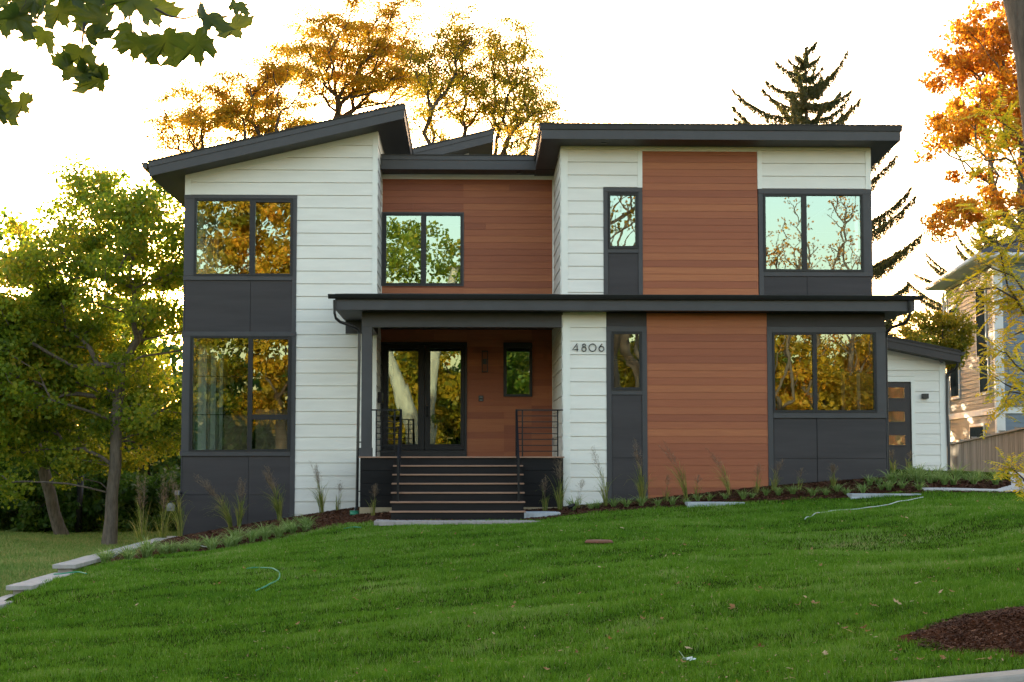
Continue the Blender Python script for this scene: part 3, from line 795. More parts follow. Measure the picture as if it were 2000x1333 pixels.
m = MB(); m.box(q[0]+.02, q[1]-.02, YR-.034, YR-.031, q[2]+.02, q[2]+.035); m.box(q[0]+.02, q[1]-.02, YR-.034, YR-.031, q[3]-.045, q[3]-.025); part(m, 'bell_button', 'meter', kp)
m = MB(); q = W4(YA, 735.5, 741, 765, 786); m.box(xa1+.012, xa1+.11, YA+.35, YA+.75, q[2], q[3]); part(m, 'letter_box', 'black', bevel=.006)
# side wall of lower right wing facing porch, plane x = xc0
xc0, xc1 = px(1099.5, YC, 750), px(1730.5, YC, 780)
zC = lambda v, u=1300: pz(v, YC, u)
m = MB(); ph = pz(747.0, YC, 1150)-40*EXP
siding(m, (xc0, YR), (0, -1), (-1, 0), YR-YC, zdeck-.3, pz(615, YC, 1100), phase=ph, th=.1)
o = part(m, 'white_siding', 'white', label='narrow white siding on the right side of the porch'); fix_normals(o)
m = MB(); m.box(xc0-.05, xc0-.02, YR-.55, YR-.45, zdeck+.25, zdeck+.42); part(m, 'outlet_cover', 'meter', bevel=.004)
m = MB(); m.box(xc0-.02, xc0+.0, YR-.06, YR+0, zdeck, zR(640)); part(m, 'corner_trim', 'trim')

# middle roof
YM = 35.65
mt, ms_, mbm = pz(304.5, YM, 890), pz(313.3, YM, 890), pz(331.5, YM, 890)
xm0, xm1 = xa1+.02, px(1047, YM, 320)
m = MB(); m.box(xm0, xm1, YM-.03, YM, ms_, mt); m.box(xm0, xm1, YM-.01, YM+.02, mbm, ms_); part(m, 'fascia', 'darktrim', bevel=.003)
m = MB(); m.box(xm0, xr1+.3, YM+.021, YR+.2, mbm+.005, mbm+.02); part(m, 'soffit', 'soffit')
m = MB(); m.prism_yz([(YM-.05, mt), (YM-.05, mt+.02), (44, mt-.25), (44, mt-.3)], xm0, xm1+.3); part(m, 'roof', 'shingle', label='low roof over the middle of the house')
# rear clerestory roof seen between the wings
YK = 40.0
kt0, kt1 = P(700, 318, YK), P(964, 253.8, YK); kb = P(961, 277.5, YK); ksl = (kt1.z-kt0.z)/(kt1.x-kt0.x); kth = kt1.z-kb.z
m = MB(); rs(m, kt0.x, kt1.x, kt0.z, 0, kth*.36, YK-.03, YK, ksl, kt0.x); rs(m, kt0.x, kt1.x-.03, kt0.z, kth*.36, kth, YK-.01, YK+.03, ksl, kt0.x)
m.box(kt1.x-.03, kt1.x, YK, 46, kt1.z-kth, kt1.z); part(m, 'fascia', 'darktrim')
m = MB(); rs(m, kt0.x, kt1.x-.04, kt0.z, kth*.9, kth, YK+.03, 46, ksl, kt0.x); part(m, 'soffit', 'soffit')
m = MB(); rs(m, kt0.x, kt1.x+.02, kt0.z, -.03, 0, YK-.05, 46, ksl, kt0.x); part(m, 'roof', 'shingle', label='small rear roof rising between the wings')
xk = px(916, YK+.7, 300); f_ = lambda x: kt0.z+(x-kt0.x)*ksl-kth
m = MB(); m.prism_xz([(kt0.x, 5.2), (xk, 5.2), (xk, f_(xk)), (kt0.x, f_(kt0.x))], YK+.7, 45); part(m, 'rear_wall', 'trim')

# ---- right wing upper, plane YB
xb0, xb1 = px(1096, YB, 450), px(1702.3, YB, 440)
zB = lambda v, u=1400: pz(v, YB, u)
YFB = 32.83; zlow = 3.2
def VX(u, v=450): return px(u, YB, v)
ph = pz(368.4, YB, 1150)-40*EXP
z_w = zB(296.5, 1370); zs = pz(284.5, YB, 1097)
m = MB(); siding(m, (xb0+.14, YB), (1, 0), (0, -1), VX(1178.5)-xb0-.14, zlow, zs, phase=ph); siding(m, (VX(1178.5), YB), (1, 0), (0, -1), VX(1246)-VX(1178.5), zB(367, 1216), zs, phase=ph)
siding(m, (VX(1487.5, 330), YB), (1, 0), (0, -1), VX(1690, 330)-VX(1487.5, 330), zB(370, 1590), zs, phase=pz(345.7, YB, 1590)-40*EXP)
o = part(m, 'white_siding', 'white'); fix_normals(o)
m = MB(); siding(m, (xb0, YR+6), (0, -1), (-1, 0), YR+6-YB, zlow, 6.7, phase=ph, th=.1); o = part(m, 'white_siding', 'white', label='narrow white siding facing the middle wall'); fix_normals(o)
cut_above(o, (xb0, YB, zs-.01), (0, .048, 1))
m = MB(); m.box(xb0-.0, xb0+.14, YB-.022, YB+.1, zlow, zs-.06); m.box(xb0-.0, xb1, YB-.024, YB+.08, zs-.085, zs+.03)
m.box(VX(1246), VX(1255), YB-.020, YB+.08, zB(367, 1216), zs-.085); m.box(VX(1479, 330), VX(1487.5, 330), YB-.020, YB+.08, zB(370, 1590), zs-.085)
m.box(VX(1690, 330), xb1, YB-.022, YB+.1, zB(370, 1590), zs-.085); m.box(VX(1255), VX(1479, 330), YB-.018, YB+.05, z_w, zs-.085)
m.box(xb0-.02, xb0+0, YB+.0, YB+.10, zlow, zs-.06)
part(m, 'corner_trim', 'trim', bevel=.002)
m = MB(); siding(m, (VX(1255), YB-.004), (1, 0), (0, -1), VX(1480)-VX(1255), zlow, z_w, e=.148, lap=.007, th=.08); o = part(m, 'wood_cladding', 'wood', label='tall upper panel of reddish wood cladding'); fix_normals(o)
# narrow charcoal bay
m = MB(); m.ring(VX(1178.5), VX(1255), zB(494, 1216), zB(367, 1216), *W4(YB, 1188, 1245.5, 376.5, 486.5), YB+.0, YB+.1); m.box(VX(1178.5), VX(1255), YB+.03, YB+.1, zlow, zB(494, 1216)); part(m, 'charcoal_backing', 'dark')
m = MB(); m.box(VX(1187.5)+.004, VX(1247)-.004, YB-.0, YB+.028, zlow, zB(495, 1216)-.004); m.box(VX(1481.5)+.06, VX(1575)-.004, YB-.002, YB+.028, zlow, zB(540.5, 1590)); m.box(VX(1575)+.004, xb1-.01, YB-.002, YB+.028, zlow, zB(540.5, 1590)); part(m, 'charcoal_panel', 'dark', bevel=.002)
m = MB(); Y0, Y1 = YB-.022, YB
m.box(VX(1178.5), VX(1255)-.001, Y0-.004, Y1, zB(375.5, 1216), zB(367, 1216)); m.box(VX(1178.5), VX(1187.5), Y0, Y1+.03, zlow, zB(375.5, 1216)); m.box(VX(1246.5), VX(1255)-.001, Y0, Y1+.03, zlow, zB(375.5, 1216)); m.box(VX(1187.5), VX(1246.5), Y0+.002, Y1, zB(494.5, 1216), zB(486.3, 1216))
m.box(VX(1481.5), xb1+.008, Y0-.006, Y1, zB(379.5, 1590), zB(369.8, 1590)); m.box(VX(1481.5), VX(1491), Y0, Y1+.03, zlow, zB(379.5, 1590)); m.box(VX(1685.5), xb1+.004, Y0, Y1, zB(530.5, 1590), zB(379.5, 1590)); m.box(VX(1491), xb1+.006, Y0-.002, Y1, zB(540.2, 1590), zB(530.5, 1590))
part(m, 'charcoal_trim', 'darktrim', bevel=.003)
m = MB(); m.ring(VX(1481.5), xb1, zB(540, 1590), zB(370, 1590), *W4(YB, 1492, 1685, 380, 530), YB+.0, YB+.1); m.box(VX(1481.5), xb1, YB+.03, YB+.1, zlow, zB(540, 1590)); part(m, 'charcoal_backing', 'dark')
window(YB, 1188.5, 1245.5, 377, 486, [(1192, 1241, 382, 481)], (430,))
window(YB, 1491.5, 1685.5, 379.5, 530.5, [(1495.5, 1566, 384.5, 526.5), (1575.5, 1681.5, 382.5, 527)], (454,))
# roof of right wing (falls slightly to the rear)
rt0, rt1 = P(1054.5, 243.7, YFB), P(1761, 247.6, YFB); rb = P(1400, 273.3, YFB)
ztop = (rt0.z+rt1.z)/2; zbot = rb.z; zmid = ztop-(ztop-zbot)*.34; sb = -.047
def slab_y(mb, x0, x1, z0, z1_, y0, y1):
    d = (y1-y0)*sb; mb.prism_yz([(y0, z0), (y0, z1_), (y1, z1_+d), (y1, z0+d)], x0, x1)
def sy(y): return (y-YFB)*sb
m = MB()
m.prism_yz([(YFB-.035, zmid), (YFB-.06, ztop-.01), (YFB-.06, ztop), (YFB, ztop), (YFB, zmid)], rt0.x, rt1.x)
m.box(rt0.x+.03, rt1.x-.03, YFB-.01, YFB+.02, zbot, zmid)
for xx, d_ in ((rt0.x, .03), (rt1.x-.03, .03)):
    m.prism_yz([(YFB+.0, zmid), (YFB+.0, ztop), (45, ztop+sy(45)), (45, zmid+sy(45))], xx, xx+d_)
for xx in (rt0.x+.03, rt1.x-.055):
    m.prism_yz([(YFB+.02, zbot), (YFB+.02, zmid+.01), (45, zmid+.01+sy(45)), (45, zbot+sy(45))], xx, xx+.025)
part(m, 'fascia', 'darktrim')
m = MB(); slab_y(m, rt0.x+.055, rt1.x-.055, zbot+.005, zbot+.02, YFB+.02, 45); part(m, 'soffit', 'soffit')
m = MB(); slab_y(m, rt0.x-.015, rt1.x+.015, ztop, ztop+.018, YFB-.075, 45)
for i in range(70):
    xa = rt0.x+(rt1.x-rt0.x)*i/70; slab_y(m, xa, xa+(rt1.x-rt0.x)/70*random.uniform(.5, .95), ztop+.018, ztop+.024+random.uniform(0, .004), YFB-.08, YFB+.4)
part(m, 'roof', 'shingle', label='low roof over the right wing')
for (u, v, Y, ux) in ((1179, 279, 33.2, 0), (1014, 337, 36.0, 0)):
    p = P(u, v, Y); m = MB(); m.tube([(p.x, Y, p.z+.01), (p.x, Y, p.z-.015)], .07, 20); part(m, 'soffit_light', 'pillar')

# ---- right wing lower, plane YC
def VC(u, v=780): return px(u, YC, v)
gC = -1.5; zct = pz(611.5, YC, 1300)
ph = pz(747.0, YC, 1150)-40*EXP
m = MB(); siding(m, (VC(1113.6), YC), (1, 0), (0, -1), VC(1184.5)-VC(1113.6), gC, zct-.0, phase=ph); o = part(m, 'white_siding', 'white', label='white siding column carrying the house number'); fix_normals(o)
m = MB(); m.box(xc0, VC(1113.6), YC-.022, YC+.1, gC, zct); m.box(VC(1113.6), VC(1184.5), YC-.018, YC+.1, zct-.04, zct+.01); m.box(xc0-.02, xc0, YC, YC+.1, zdeck+.0, zct-.05); part(m, 'corner_trim', 'trim', bevel=.002)
m = MB(); siding(m, (VC(1264), YC-.004), (1, 0), (0, -1), VC(1499)-VC(1264), gC, zC(612), e=.148, lap=.007, th=.08); o = part(m, 'wood_cladding', 'wood', label='lower panel of reddish wood cladding above the planting'); fix_normals(o)
m = MB(); m.ring(VC(1184.5), VC(1264), zC(771, 1224), zct, *W4(YC, 1194.5, 1253, 649, 762), YC, YC+.1); m.box(VC(1184.5), VC(1264), YC+.03, YC+.1, gC, zC(771, 1224))
m.ring(VC(1499), xc1, zC(817, 1610), zct, *W4(YC, 1510, 1711, 650, 806), YC, YC+.1); m.box(VC(1499), xc1, YC+.03, YC+.1, gC, zC(817, 1610)); part(m, 'charcoal_backing', 'dark')
m = MB()
for (a, b, c, d) in ((1194.5, 1254, 895, 1080), (1194.5, 1254, 772, 895), (1185, 1256, 612, 637.5), (1256, 1263, 612, 637.5)):
    m.box(VC(a)+.003, VC(b)-.003, YC-.006, YC+.028, pz(d, YC, 1224)+.003, pz(c, YC, 1224)-.003)
for (a, b) in ((1510, 1595), (1595, 1731)):
    m.box(VC(a)+.004, min(VC(b), xc1)-.01, YC-.002, YC+.028, pz(896, YC, 1610)+.003, pz(817.5, YC, 1610)-.003); m.box(VC(a)+.004, min(VC(b), xc1)-.01, YC-.002, YC+.028, gC, pz(896, YC, 1610)-.003)
m.box(VC(1500), VC(1592)-.003, YC-.006, YC, zC(638.5, 1550), zct); m.box(VC(1592)+.003, xc1, YC-.006, YC, zC(638.5, 1650), zct)
part(m, 'charcoal_panel', 'dark', bevel=.002)
m = MB(); Y0, Y1 = YC-.024, YC
m.box(VC(1184.5)+.001, VC(1264)-.001, Y0-.004, Y1, zC(648, 1224), zC(638, 1224)); m.box(VC(1184.5)+.001, VC(1194.5), Y0, Y1+.03, gC, zC(648, 1224)); m.box(VC(1254), VC(1264)-.001, Y0, Y1+.03, gC, zC(648, 1224)); m.box(VC(1194.5), VC(1254), Y0+.002, Y1, zC(771.5, 1224), zC(762, 1224))
m.box(VC(1499)+.001, xc1+.01, Y0-.004, Y1, zC(649.5, 1610), zC(639, 1610)); m.box(VC(1499)+.001, VC(1509.5), Y0, Y1+.03, gC, zC(649.5, 1610)); m.box(VC(1711), xc1+.004, Y0, Y1, zC(806, 1610), zC(649.5, 1610)); m.box(VC(1509.5), xc1+.008, Y0-.006, Y1+.02, zC(817, 1610), zC(806, 1610))
m.box(xc1-.0, xc1+.02, YC+.0, YC+.10, gC, zC(817, 1610))
part(m, 'charcoal_trim', 'darktrim', bevel=.003)
window(YC, 1194.5, 1253.5, 648.5, 762, [(1198.5, 1248.5, 653, 757)], (704,))
window(YC, 1509.5, 1711, 649.5, 806, [(1513, 1587.5, 654.5, 801.5), (1595.5, 1706.5, 653, 801.5)], (727.5,))
m = MB(); m.box(xc0+.3, xc1, YC+.1, YC+.14, gC, -.55); m.box(xc0+.2, xc1-.02, YC-.006, YC+.02, gC-.1, gC+.01); part(m, 'footing', 'found')
m = MB(); m.add([(VC(1262), YC-.02, -.95), (xc1+.02, YC-.02, -.62), (xc1+.02, YC-.02, -.385), (VC(1262), YC-.02, -.84), (VC(1262), YC+.0, -.95), (xc1+.02, YC+.0, -.62), (xc1+.02, YC+.0, -.385), (VC(1262), YC+.0, -.84)], [(0,1,2,3),(7,6,5,4),(3,2,6,7),(1,5,6,2),(0,3,7,4)]); 
part(m, 'footing', 'found', label='strip of beige footing showing above the mulch')

# house number 4 8 0 6 in plain thin strokes
def stroke(mb, pts, w_=.0095, Y=YC-.032, closed=False):
    q = [P(1060+a/4.757, 620+b/4.757, YC) for a, b in pts]
    mb.tube([(p.x, Y, p.z) for p in q], w_, 6)
def circ(cx, cy, r, a0=0, a1=360, n=28, ry=None): return [(cx+r*math.cos(R(a0+(a1-a0)*i/n)), cy-(ry or r)*math.sin(R(a0+(a1-a0)*i/n))) for i in range(n+1)]
hn = MB(); hn.box(VC(1117), VC(1117)+.002, YC-.0, YC+.001, 1.2, 1.202)
hno = part(MB().box(px(1122, YC, 690), px(1176, YC, 690), YC-.003, YC-.001, pz(680.5, YC, 1150), pz(679.5, YC, 1150)), 'house_number', 'white')
for strokes in ([[(320, 246), (277, 301), (330, 301)], [(319, 262), (319, 318)]], [circ(383, 263, 14, n=20), circ(383, 297, 20)], [circ(462, 283, 33, ry=34)],
                [circ(545, 294, 23), [(523, 288), (533, 268), (552, 247)]]):
    m = MB()
    for st in strokes: stroke(m, st)
    part(m, 'digit', 'pillar', hno)

# ---- porch roof across the front
YF = 32.13; YGt = YF-.13
zf0 = pz(606.8, YF, 1200); zf1 = pz(588.5, YF, 1200); zg1 = pz(576.3, YGt, 1200); zg0 = pz(584.5, YGt, 1200)
xf0, xf1 = px(654.5, YF, 595), px(1786.5, YF, 595)
m = MB(); m.box(xf0, xf1, YF, YF+.03, zf0, zf1+.1); m.box(xf0, xf0+.03, YF+.03, YA, zf0, zf1+.1); m.box(xf1-.03, xf1, YF+.03, 38, zf0, zf1+.1); part(m, 'fascia', 'darktrim', bevel=.003)
m = MB()
prof = [(YF-.005, zg0), (YF-.075, zg0-.0), (YF-.105, zg0+.03), (YF-.13, zg0+.07), (YF-.135, zg1), (YF-.115, zg1), (YF-.11, zg0+.07), (YF-.09, zg0+.035), (YF-.07, zg0+.012), (YF-.005, zg0+.012)]
prof = prof[::-1]
m.prism_yz(prof, xf0-.135, xf1+.135); g0 = m
for xx in (xf0-.135, xf1+.133):
    m.prism_yz([(YF-.005, zg0-.0), (YF-.005, zg1), (YF-.135, zg1), (YF-.13, zg0+.07), (YF-.105, zg0+.03), (YF-.075, zg0)], xx, xx+.002)
o = part(m, 'gutter', 'gutter'); fix_normals(o)
m = MB(); m.box(xf0+.03, xf1-.03, YF+.03, YA, zf0+.004, zf0+.02); m.box(xa1, xf1-.03, YA, YR, zf0+.004, zf0+.02); m.box(xc0, xf1-.03, YR, 38, zf0+.004, zf0+.02); part(m, 'soffit', 'soffit')
m = MB(); rise = .105; zz = zg1-.0
def rf(x0, x1, y1, y0=YF-.10):
    m.prism_yz([(y0, zz-.01), (y0, zz+.008), (y1, zz+.008+rise*(y1-y0)), (y1, zz-.01+rise*(y1-y0))], x0, x1)
rf(xf0+.0, xa1, YA); rf(xa1, xb0, YR); rf(xb0, xf1, YB-.0)
rf(xb1, xf1, 38, YB)
o = part(m, 'roof', 'shingle', label='low shed roof running across the front above the ground floor'); fix_normals(o)
# beam, post, deck
YP = 32.62
xp0, xp1 = px(706.3, YP, 640), px(727, YP, 640); zbm = pz(639.2, YP, 900)
m = MB(); m.box(xp0, xc0-.001, YP, YP+.2, zbm, zf0+.003); m.box(xp0, xp1, YP+.2, YA-.03, zbm, zf0+.003)
x675 = px(675, YA, 640); m.box(x675, xa1, YA-.03, YA, pz(652.5, YA, 700), zf0+.0)
part(m, 'porch_beam', 'darktrim', bevel=.003)
m = MB(); m.box(xp0+.003, xp1-.003, YP+.003, YP+.2, zdeck+.15, zbm); m.box(xp0-.03, xp1+.012, YP-.02, YP+.22, zdeck+.0, zdeck+.175); part(m, 'porch_post', 'darktrim', bevel=.004)
m = MB(); m.box(xp1, xc0-.02, YP+.2, YR-.02, zf0-.06, zf0+.002); part(m, 'porch_ceiling', 'soffit')
YD = 32.35
xd0_, xd1_ = px(700.5, YD, 893), px(1102.5, YD, 893)
nos = .028
m = MB()
for i in range(28):
    y = YD+i*.145
    if y < YR: m.box(xd0_ if y < YA-.2 else xa1+.0, xd1_ if y < YC-.02 else xc0-.013, y, min(y+.141, YR-.01), zdeck-nos, zdeck)
part(m, 'porch_deck', 'tread', bevel=.003)
x_s0, x_s1 = px(764.5, 30.9, 1005), px(1023, 30.9, 1005)
zb_ = zdeck-1.205; riser = 1.205/7; trd = .28
m = MB(); m2 = MB()
for i in range(1, 7):
    zt = zdeck-i*riser; y0 = YD+.03-i*trd
    m.box(x_s0-.03, x_s1+.03, y0-.03, y0+trd+.0, zt-nos, zt)
    m2.box(x_s0, x_s1, y0, YD+.05, zt-riser+(-.05 if i == 6 else 0), zt-nos-.001)
m2.box(xd0_+.03, xd1_-.03, YD+.04, YD+.06, zdeck-riser, zdeck-nos-.001)
st = part(m2, 'entrance_steps', 'skirt', label='seven dark risers with brown treads up to the porch')
part(m, 'tread', 'tread', st, bevel=.004)
m = MB(); zz = zdeck-nos-.004
for i in range(5):
    a = zz-i*.252; b = max(a-.246, pz(991, YD, 800)); 
    if b < a: 
        m.box(xd0_+.03, x_s0-.001, YD+.035, YD+.06, b, a-.0); m.box(x_s1+.001, xd1_-.03, YD+.035, YD+.06, b, a)
m.box(xd0_+.05, xd1_-.05, YD+.062, YD+.1, -1.3, zdeck-.05)
m.box(xd0_+.03, xd0_+.06, YD+.06, YA, pz(991, YD, 800), zdeck-nos-.004)
part(m, 'porch_skirting', 'skirt', bevel=.003)
m = MB(); m.box(xd0_+.02, xd1_-.02, YD+.02, YD+.3, -1.6, pz(991, YD, 800)-.004); part(m, 'footing', 'found', label='beige footing under the porch')
# railings
def railing(xn, xa, xb, wall_side, label):
    m = MB(); rh = .93; zr = zdeck+rh; y = YD+.06
    r_ = .012
    def bar(x0, x1, z, t=.009): m.box(x0, x1, y-t, y+t, z-t, z+t)
    left = min(xn, xa, xb, wall_side); right = max(xn, xa, xb, wall_side)
    bar(left, right, zr, .014)
    for xx in (xa, xb): m.box(xx-.014, xx+.014, y-.014, y+.014, zdeck, zr)
    lo = min(xn, xa); hi = max(xn, xb)
    for i in range(7): bar(min(xn, xa, xb), max(xn, xa, xb), zr-.118*(i+1))
    h = part(m, 'railing', 'black', label=label)
    m = MB(); yb = YD+.03-5.5*trd; zb = zdeck-6*riser+.0
    m.box(xn-.022, xn+.022, y-.022, y+.022, zdeck, zr+.014)
    y2 = y-1.34; zlowt = zdeck-6*riser
    m.box(xn-.02, xn+.02, y2-.02, y2+.02, zlowt, zlowt+1.0)
    def diag(za, zb, t):
        m.add([(xn-t, y2, zb-t), (xn+t, y2, zb-t), (xn+t, y2, zb+t), (xn-t, y2, zb+t), (xn-t, y, za-t), (xn+t, y, za-t), (xn+t, y, za+t), (xn-t, y, za+t)], [(0,1,2,3),(7,6,5,4),(0,4,5,1),(1,5,6,2),(2,6,7,3),(3,7,4,0)])
    diag(zr, zlowt+.985, .018)
    for i in range(7): diag(zr-.118*(i+1), zlowt+.985-.118*(i+1), .009)
    part(m, 'stair_rail', 'black', h)
railing(px(783, YD, 810), px(734.6, YD, 840), px(770.6, YD, 840), xp1, 'black metal railing on the left of the entrance steps')
railing(px(1009, YD, 810), px(1020.5, YD, 840), px(1089.5, YD, 840), xc0-.01, 'black metal railing on the right of the entrance steps')
# downpipes
def downpipe(pts, rad=.032, label=None):
    m = MB(); m.tube(pts, rad, 4); o = part(m, 'downpipe', 'gutter')
    if label: o['label'] = label
    bv = o.modifiers.new('b', 'BEVEL'); bv.width = .006
yp = 32.75
A_ = lambda u, v, Y: tuple(P(u, v, Y))
downpipe([A_(653, 586, YF-.06), A_(653.5, 612, YF-.03), A_(656, 622, YF+.03), A_(664, 629, YF+.15), A_(690, 638, 32.45), A_(699, 644, 32.6), A_(702, 652, 32.65), A_(701.5, 700, 32.65), A_(697, 990, 32.65), A_(692, 1001, 32.5)], .035, 'black downpipe beside the porch post')
m = MB(); 
for v in (864, 960): p = P(700, v, 32.65); m.box(p.x-.04, p.x+.09, 32.62, 32.68, p.z-.012, p.z+.012)
part(m, 'pipe_bracket', 'gutter')
downpipe([A_(1776, 588, YF-.06), A_(1776.5, 615, YF), A_(1774, 625, YF+.05), A_(1765, 632, YF+.2), A_(1742, 640, 32.6), A_(1732, 648, 32.75), A_(1730.5, 660, 32.8), A_(1732, 780, 32.8), A_(1735, 935, 32.8)], .036, 'black downpipe at the right corner of the house')

# ---- shell behind the facade: side walls, floors, ceilings, rear wall
YBk = 45.0
def wall_side(name, X, ya, yb, z0, z1_, holes, th, mat, sign):
    m = MB(); y = ya
    for (h0, h1, hz0, hz1) in sorted(holes):
        m.box(X, X+th*sign, y, h0, z0, z1_); m.box(X, X+th*sign, h0, h1, z0, hz0); m.box(X, X+th*sign, h0, h1, hz1, z1_); y = h1
    m.box(X, X+th*sign, y, yb, z0, z1_); return part(m, name, mat)
zl0, zl1 = zA(880), zA(663); zu0, zu1 = zA(536), zA(395)
holesL = [(35.5, 36.5, zl0, zl1), (37.15, 37.85, zl0, zl1), (38.45, 38.95, zl0, zl1), (39.8, 41.5, zl0, zl1)]
wall_side('side_wall', xa0+.0, YA+.12, YBk, gA, 2.6, holesL, .15, 'trim', 1)
holesU = [(35.5, 36.3, zu0, zu1), (37.2, 37.9, zu0, zu1), (38.9, 39.5, zu0, zu1)]
wall_side('side_wall', xa0+.0, YA+.12, YBk, 2.6, zA(360), holesU, .15, 'trim', 1)
for (h0, h1, a, b) in holesL+holesU:
    m = MB(); m.box(xa0+.05, xa0+.055, h0, h1, a, b); part(m, 'side_pane', 'glassn')
holesR = [(33.3, 34.1, zC(801), zC(654)), (34.6, 35.5, zC(801), zC(654)), (36.2, 37.0, zC(801), zC(654))]
wall_side('side_wall', xc1-.12, YC+.11, YBk, gC, 3.1, [], .12, 'interior', 1)
wall_side('side_wall', xb1-.12, YB+.11, YBk, 3.1, zs+sy(YBk), [(34.2, 34.5, zB(500), zB(400))], .12, 'trim', 1)
m = MB(); m.box(xa0+.15, xc1-.12, YBk-.1, YBk, -2.2, 3.1); m.box(xa0+.15, xb1-.12, YBk-.1, YBk, 3.1, 5.98); part(m, 'rear_wall', 'interior')
m = MB()
m.box(xa0+.16, xa1-.11, YA+.13, YBk-.11, zA(891)-.25, zA(891)-.1); m.box(xa0+.16, xa1-.11, YA+.13, YBk-.11, zA(600), zA(590)); m.box(xa0+.16, xa1-.11, YA+.13, YBk-.11, 5.75, 5.8)
m.box(xa1, xc0+.1, YR+.1, YBk-.11, zdeck-.12, zdeck-.02); m.box(xa1, xb0, YR+.1, YBk-.11, 2.75, 3.05); m.box(xa1+.1, xb0-.1, YR+.1, YBk-.11, 5.9, 5.95)
m.box(xc0+.11, xc1-.13, YC+.13, YBk-.11, zdeck-.12, zdeck-.02); m.box(xb0+.11, xb1-.13, YB+.13, YBk-.11, 2.85, 3.05); m.box(xb0+.11, xb1-.13, YB+.13, YBk-.11, 5.85, 5.9)
part(m, 'floor_slab', 'interior')
m = MB(); m.box(xa1-.25, xa1-.12, YR+.2, YBk-.2, -1, 5.6); m.box(xc0+.1, xc0+.2, YR+.2, YBk-.2, -1, 2.8); m.box(px(1420, YB, 700), px(1420, YB, 700)+.1, YB+.2, YBk-.2, -.2, 5.6); part(m, 'inner_wall', 'interior')
m = MB(); m.box(px(437, 38, 850), px(490, 38, 850), 38, 38.05, zA(891), pz(812, 38, 450)); m.box(px(499, 37.4, 850), px(570, 37.4, 850), 37.4, 37.45, zA(891), pz(800, 37.4, 530)); part(m, 'plywood_panel', 'ply')
m = MB()
for y in (36.5, 36.95, 37.85, 38.25, 38.95, 39.6): m.box(xa0+.15, xa0+.24, y, y+.10, zA(891), zA(657))
for y in (36.35, 37.0, 37.95, 38.7): m.box(xa0+.15, xa0+.24, y, y+.10, zA(545), zA(388))
for y in (34.2, 35.6): m.box(xc1-.20, xc1-.13, y, y+.06, zdeck, zC(654))
part(m, 'window_jambs', 'intwhite')

# ---- garage wing, set back
zG = lambda v, u=1790: pz(v, YG, u)
xg0, xg1 = px(1700, YG, 800), px(1847.5, YG, 800)
gw0, gw1 = P(1734, 681, YG), P(1845, 703, YG); gs = (gw1.z-gw0.z)/(gw1.x-gw0.x)
gdx0, gdx1 = px(1725, YG, 830), px(1780.5, YG, 830); gdt, gdb = zG(746), zG(927)
m = MB(); ph = pz(786.5, YG, 1820)-40*EXP
xcs = px(1787.5, YG, 830)
siding(m, (xcs, YG), (1, 0), (0, -1), xg1-.16-xcs, zG(922), zG(640), phase=ph); siding(m, (xg0, YG), (1, 0), (0, -1), xcs-xg0, zG(736), zG(640), phase=ph)
o = part(m, 'garage_siding', 'white', label='white siding of the set back garage wing'); fix_normals(o); cut_above(o, (gw0.x, YG, gw0.z-.02), (-gs, 0, 1))
m = MB(); m.box(xg1-.16, xg1, YG-.02, YG+.1, zG(924), zG(704)); m.box(gdx1, xcs, YG-.02, YG+.1, zG(927), gdt); m.box(gdx0, xcs, YG-.022, YG+.1, gdt, zG(736)); m.box(xcs, xg1-.16, YG-.018, YG+.1, zG(925), zG(921.5))
part(m, 'garage_trim', 'trim')
m = MB(); yy = YG-.55
t0, t1 = P(1700, 652.5, yy), P(1876, 688.5, yy); b1 = P(1874, 708.5, yy); gsl = (t1.z-t0.z)/(t1.x-t0.x); gth = t1.z-b1.z
rs(m, t0.x, t1.x, t0.z, 0, gth*.3, yy-.03, yy, gsl, t0.x); rs(m, t0.x, t1.x-.01, t0.z, gth*.3, gth, yy-.01, yy+.02, gsl, t0.x); m.box(t1.x-.02, t1.x, yy, 49, t1.z-gth, t1.z); part(m, 'garage_fascia', 'garage_trim')
m = MB(); rs(m, t0.x, t1.x, t0.z, -.03, 0, yy-.05, 49, gsl, t0.x)
for i in range(26):
    xa = t0.x+(t1.x-t0.x)*i/26; rs(m, xa, xa+.08, t0.z, -.05, -.031, yy-.055, yy+.3, gsl, t0.x)
part(m, 'garage_roof', 'shingle'); m = MB(); rs(m, t0.x, t1.x-.02, t0.z, gth-.02, gth-.0, yy+.02, 49, gsl, t0.x); part(m, 'garage_soffit', 'soffit')
m = MB(); q = P(1877, 688, yy); m.prism_xz([(q.x, q.z-.09), (q.x+.06, q.z-.085), (q.x+.125, q.z+.0), (q.x, q.z+.0)], yy-.02, 49); part(m, 'gutter', 'garage_trim')
downpipe([A_(1871, 700, yy+.1), A_(1870, 714, yy+.15), A_(1865, 722, yy+.3), A_(1852, 729, YG-.08), A_(1849.5, 740, YG-.05), A_(1850, 800, YG-.05), A_(1854, 925, YG-.05)], .04, 'downpipe at the outer corner of the garage wing')
m = MB(); panes = [(757, 778), (804, 824.5), (850.5, 869.5)]; gx0, gx1 = px(1728, YG, 830), px(1767.5, YG, 830)
zc_ = gdb
for (a, b) in sorted(panes, key=lambda p: -p[0]):
    m.box(gdx0, gdx1, YG+.03, YG+.08, zc_, zG(b)); m.box(gdx0, gx0, YG+.03, YG+.08, zG(b), zG(a)); m.box(gx1, gdx1, YG+.03, YG+.08, zG(b), zG(a)); zc_ = zG(a)
m.box(gdx0, gdx1, YG+.03, YG+.08, zc_, gdt)
gd = part(m, 'side_door', 'garage_trim', label='dark side door with three small panes')
